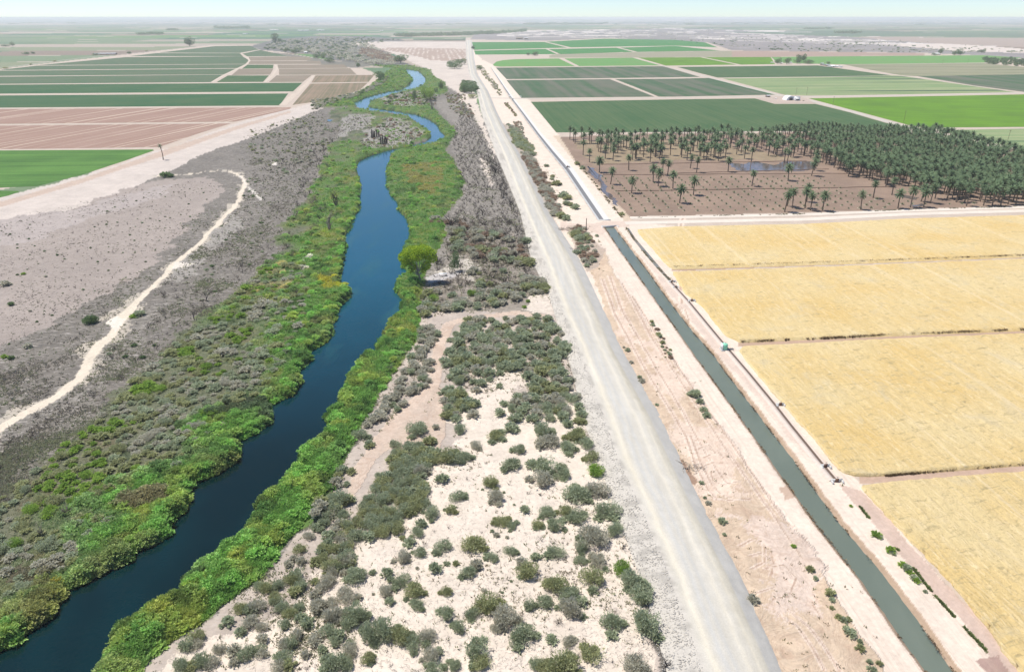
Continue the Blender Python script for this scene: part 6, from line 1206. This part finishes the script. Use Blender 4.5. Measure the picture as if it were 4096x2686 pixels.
link('door', MB().box(-2.2, 2.2, -.02, .06, 0, 3.6).mesh('door', shade), e_)
link('side_shed', MB().box(6.05, 13, .5, 6, 0, 4.2).mesh('side_shed', whitem), e_); link('shed_roof', MB().box(5.95, 13.3, .2, 6.3, 4.22, 4.45).mesh('shed_roof', roofm), e_)
link('front_shed', MB().box(3.2, 9.5, -6, -1.2, 0, 3.0).mesh('front_shed', whitem), e_); link('front_roof', MB().box(3.0, 9.8, -6.3, -1.0, 3.02, 3.25).mesh('front_roof', whitem), e_); link('window', MB().box(4.2, 8.6, -6.06, -6.01, .9, 2.2).mesh('window', shade), e_)
def shed(u, v, wpx, hpx, dm, label, wallm, rm, ang=.1, name='farm_shed'):
    x, y = W(u, v); p = float(ppm(v)); w_ = wpx / p; h_ = hpx / p; e_ = empty(name, (float(x), float(y), 0), ang); tagit(e_, label, 'building')
    link('walls', MB().box(-w_ / 2, w_ / 2, 0, dm, 0, h_ * .7).mesh('walls', wallm), e_); m = MB(); o_ = w_ * .02 + .2
    m.add([(-w_ / 2 - o_, -o_, h_ * .71), (w_ / 2 + o_, -o_, h_ * .71), (w_ / 2 + o_, dm / 2, h_ * 1.02), (-w_ / 2 - o_, dm / 2, h_ * 1.02), (-w_ / 2 - o_, dm + o_, h_ * .71), (w_ / 2 + o_, dm + o_, h_ * .71)], [(0, 1, 2, 3), (3, 2, 5, 4), (0, 3, 4, 0), (1, 5, 2, 1)]) if False else m.add([(-w_ / 2 - o_, -o_, h_ * .71), (w_ / 2 + o_, -o_, h_ * .71), (w_ / 2 + o_, dm / 2, h_ * 1.02), (-w_ / 2 - o_, dm / 2, h_ * 1.02), (-w_ / 2 - o_, dm + o_, h_ * .71), (w_ / 2 + o_, dm + o_, h_ * .71)], [(0, 1, 2, 3), (3, 2, 5, 4)])
    link('roof', m.mesh('roof', rm), e_); link('door', MB().box(-w_ * .12, w_ * .12, -.06, -.01, 0, h_ * .5).mesh('door', shade), e_)
wallw = mat_flat('pale_wall', (.66, .64, .6), .8, .06); wallb = mat_flat('brown_wall', (.25, .2, .16), .9, .15)
for a_ in [(3074, 389, 14, 8, 5, 'small brown shed at the left end of the dirt yard', wallb, roofm), (3104, 396, 6, 3, 3, 'tiny pale box in the dirt yard', wallw, whitem), (3215, 404, 5, 3, 2, 'tiny dark box right of the white barn', wallb, wallb), (3296, 262, 12, 5, 12, 'brown open shed, leftmost of the farmstead row', wallb, roofm), (3312, 264, 16, 6, 14, 'long brown shed in the middle of the farmstead row', wallb, roofm),
    (3334, 269, 20, 7, 16, 'white roofed shed of the farmstead row', wallw, whitem), (3352, 269, 14, 5, 12, 'pale shed at the right end of the farmstead row', wallw, whitem), (3366, 270, 10, 5, 12, 'last white shed of the farmstead row', wallw, roofm), (3126, 255, 9, 5, 8, 'white house among the dark farmstead trees', wallw, whitem), (3090, 252, 9, 3, 8, 'small white trailer left of the farmstead trees', wallw, whitem), (3165, 253, 8, 4, 8, 'small white shed between farmstead trees', wallw, whitem), (3290, 255, 12, 3, 6, 'low pale shed behind the farmstead row', wallw, roofm),
    (430, 219, 60, 6, 14, 'long low shed beside the dusty canal road', wallb, roofm), (386, 219, 20, 5, 10, 'small grey shed left of the long low one', wallw, roofm), (1222, 213, 12, 6, 10, 'small pale shed at the edge of the river wood', wallw, whitem), (3752, 219, 20, 6, 14, 'far white house beside the narrow tree', wallw, whitem), (980, 137, 16, 3, 30, 'thin white shed in the far left plain', wallw, whitem),
    (1212, 124, 42, 3, 60, 'long white shed far across the plain, left one', wallw, whitem), (1280, 123, 28, 3, 60, 'long white shed far across the plain, right one', wallw, whitem), (1095, 121, 30, 2, 60, 'faint white shed at the left of the far shed row', wallw, whitem), (1525, 124, 14, 2, 40, 'tiny white shed above the distant orchard', wallw, whitem), (2078, 157, 26, 6, 12, 'brown farm shed near the end of the road', wallb, wallb), (2105, 158, 14, 7, 12, 'dark shed beside the brown farm shed', wallb, roofm), (1235, 172, 30, 3, 12, 'pale low wall-like shed by the river wood', wallw, wallw),
    (2038, 388, 6, 4, 2.4, 'small white box at the lined canal crossing', wallw, whitem), (2082, 389, 6, 4, 2.4, 'small white box right of the canal crossing', wallw, whitem)]: shed(*a_)
# tiny far town
m = MB(); r_ = np.random.default_rng(3)
for k in range(520):
    u = r_.uniform(-300, 4700); v = r_.choice([r_.uniform(77, 83), r_.uniform(83, 97)]); x, y = W(u, v); s_ = r_.uniform(10, 46) * (y / 9000) ** .5; x0, y0 = float(x), float(y); m.box(x0 - s_, x0 + s_, y0, y0 + s_, 0, r_.uniform(4, 10), r_.random())
tagit(link('distant_town', m.mesh('distant_town', mat_leaf('town', (.3, .28, .26), (.85, .83, .8), 0))), 'tiny pale buildings of a hazy town along the horizon', 'distant town', None, 'stuff')
# driftwood heap at the junction and boulders on the slopes
r_ = np.random.default_rng(21)
for (u, v, lab) in ((2250, 918, 'heap of pale cut branches below the side road, left part'), (2295, 915, 'heap of pale cut branches below the side road, right part'), (2310, 1000, 'heap of dark branches below the big roadside bush'), (2745, 1870, 'brown brush heap at the foot of the road slope')):
    m = MB()
    for k in range(60):
        a_ = r_.random() * 6.28; q_ = r_.normal(size=2) * (2.4, 1.1); L_ = r_.uniform(.6, 1.8); z0 = abs(r_.normal()) * .35
        m.tube([(q_[0], q_[1], z0), (q_[0] + L_ * .5 * math.cos(a_), q_[1] + L_ * .5 * math.sin(a_), z0 + .2), (q_[0] + L_ * math.cos(a_), q_[1] + L_ * math.sin(a_), z0 + .1 * r_.random())], [.07, .06, .03], 4, r_.random())
    x, y = W(u, v); tagit(link('brush_heap', m.mesh('brush_heap', TWIG), None, (float(x), float(y), 0)), lab, 'brush heap', 'brush heaps beside the road')
rocks = MB(); nR = 0
RV = np.array([(x * .5, y * .5, z * .5) for z in (-1, 1) for x, y in ((-1, -1), (1, -1), (1, 1), (-1, 1))]); RQ = np.array([(0, 3, 2, 1), (4, 5, 6, 7), (0, 1, 5, 4), (1, 2, 6, 5), (2, 3, 7, 6), (3, 0, 4, 7)])
vv = r_.uniform(900, 2700, 4200); f_ = r_.random(4200) ** .8; x0 = np.interp(vv, [p[1] for p in TOE_L], [p[0] for p in TOE_L]); x1 = np.interp(vv, [p[1] for p in TOP_L], [p[0] for p in TOP_L])
uu = x0 + (x1 - x0) * (f_ * .95 - .12); zz_ = np.clip(f_ * .95 - .12, 0, 1) * HR; xx_, yy_ = W(uu, vv, 0); xx_, yy_ = np.array([W(a_, b_, c_) for a_, b_, c_ in zip(uu, vv, zz_)]).T
s_ = r_.uniform(.08, .28, 4200); RVr = RV * (1 + .35 * np.random.default_rng(1).normal(size=RV.shape)); v_, q_, t_ = replicate(RVr, RQ, np.full(8, .5), np.c_[xx_, yy_, zz_ + .02], np.c_[s_, s_ * .8, s_ * .6], r_.random(4200) * 6)
tagit(link('rubble', mesh('rubble', v_, q_, mat_leaf('rubble_stone', (.36, .335, .30), (.52, .49, .44), 0), tint=np.repeat(r_.random(4200), 8))), 'pale broken stones covering the slope of the gravel road', 'rubble', None, 'stuff')

# ------------------------------------------------------------------ haze
hm_ = bpy.data.materials.new('haze_air'); hm_.use_nodes = True; n = hm_.node_tree.nodes; n.remove(n['Principled BSDF']); pv_ = n.new('ShaderNodeVolumePrincipled')
pv_.inputs['Color'].default_value = (.97, .985, 1, 1); pv_.inputs['Density'].default_value = 0.000082; pv_.inputs['Anisotropy'].default_value = 0.1
hm_.node_tree.links.new(pv_.outputs[0], n['Material Output'].inputs['Volume'])
bb = MB().box(-125000, 125000, -400, 100000, -6, 104); hz = link('haze', bb.mesh('haze', hm_)); hz['kind'] = 'stuff'; hz['label'] = 'pale hazy air over the whole plain'; hz['category'] = 'haze'
# fine grey brush over the burnt land
def brush(polys, seed, name, label, c1, c2, h0, s0):
    r = np.random.default_rng(seed); P = np.vstack([sc_px(pl_, n_, seed + i) for i, (pl_, n_) in enumerate(polys)]); x, y = W(P[:, 0], P[:, 1]); x = x + (fbm(x, y, 20, 5) - .5) * 26 + r.normal(size=len(x)) * 2.5; y = y + (fbm(x, y, 20, 6) - .5) * 26 + r.normal(size=len(x)) * 2.5
    k = (~inpoly(*PX(x, y), roadp)) & (sdr(x, y) > 2) & (segdist(x, y, wp(TRACK), False) > 2.4) & (segdist(x, y, wp(PTRACK), False) > 2.2) & (r.random(len(x)) < .15 + 1.2 * ss(.4, .62, fbm(x, y, 15, seed))); x, y = x[k], y[k]; n_ = len(x)
    pp = ppm(PX(x, y)[1]); s_ = np.clip(s0 + 1.6 / pp, s0, 1.6) * r.uniform(.6, 1.3, n_); t_ = fbm(x, y, 9, seed + 3)[:, None] + r.normal(size=(n_, 1)) * .12
    c = np.array(c1) + (np.array(c2) - np.array(c1)) * np.clip((t_ - .3) * 2.4, 0, 1)
    V, Q_, C_ = tufts(x, y, gz(x, y) - .04, h0 * s_, s_, c, r, 6, .9); tagit(link(name, mesh(name, V, Q_, REED, col=C_)), label, 'brush', None, 'stuff')
brush([(BL, 15000), (BRT, 4500), ([(1000, 520), (1280, 440), (1370, 520), (1200, 700), (1000, 680)], 2500), ([(0, 1400), (176, 1312), (382, 1182), (618, 1047), (765, 888), (880, 800), (900, 860), (700, 1060), (480, 1280), (330, 1480), (100, 1640), (-100, 1740), (-300, 1560)], 3500), (ISLE, 700), (ISLE3, 500), ([(-300, 2300), (-300, 2000), (0, 1850), (300, 1750), (420, 1640), (240, 1800), (0, 1990)], 900)], 71, 'ash_brush', 'fine grey brush and weeds over the burnt ground', (.30, .265, .215), (.34, .36, .21), .8, .35)
brush([([(0, 900), (600, 740), (860, 720), (700, 950), (200, 1300), (0, 1420)], 2500)], 81, 'ash_brush', 'sparse low weeds over the pinkish burnt ground', (.24, .21, .18), (.2, .24, .13), .6, .22)
brush([(sandp, 2600), (G((2170, 230), (2240, 250), (2240, 1560), (960, 1560), (1120, 1420), (1500, 1160), (1700, 930), (1900, 720), (2050, 520)), 2600), (E((640, 840), (780, 860), (720, 1230), (470, 1480), (240, 1560), (560, 1100)), 2200), (E((660, 630), (1100, 450), (1520, 560), (1400, 640), (1050, 740), (650, 800)), 2500), (E((850, 210), (1450, 300), (1490, 470), (830, 360)), 2200), (E((900, 830), (1600, 900), (1720, 1250), (900, 1270)), 2600)], 91, 'dry_grass', 'dry grass and small weeds between the bushes', (.34, .30, .22), (.33, .35, .2), .8, .3)
brush([([(2290, 905), (2370, 960), (2400, 1040), (2350, 1080)], 400), ([(2080, 600), (2140, 640), (2240, 850), (2200, 870)], 900), (EXC, 260)], 95, 'dry_grass', 'dry weeds on the bare ground beside the road', (.32, .26, .19), (.3, .3, .17), .7, .3)
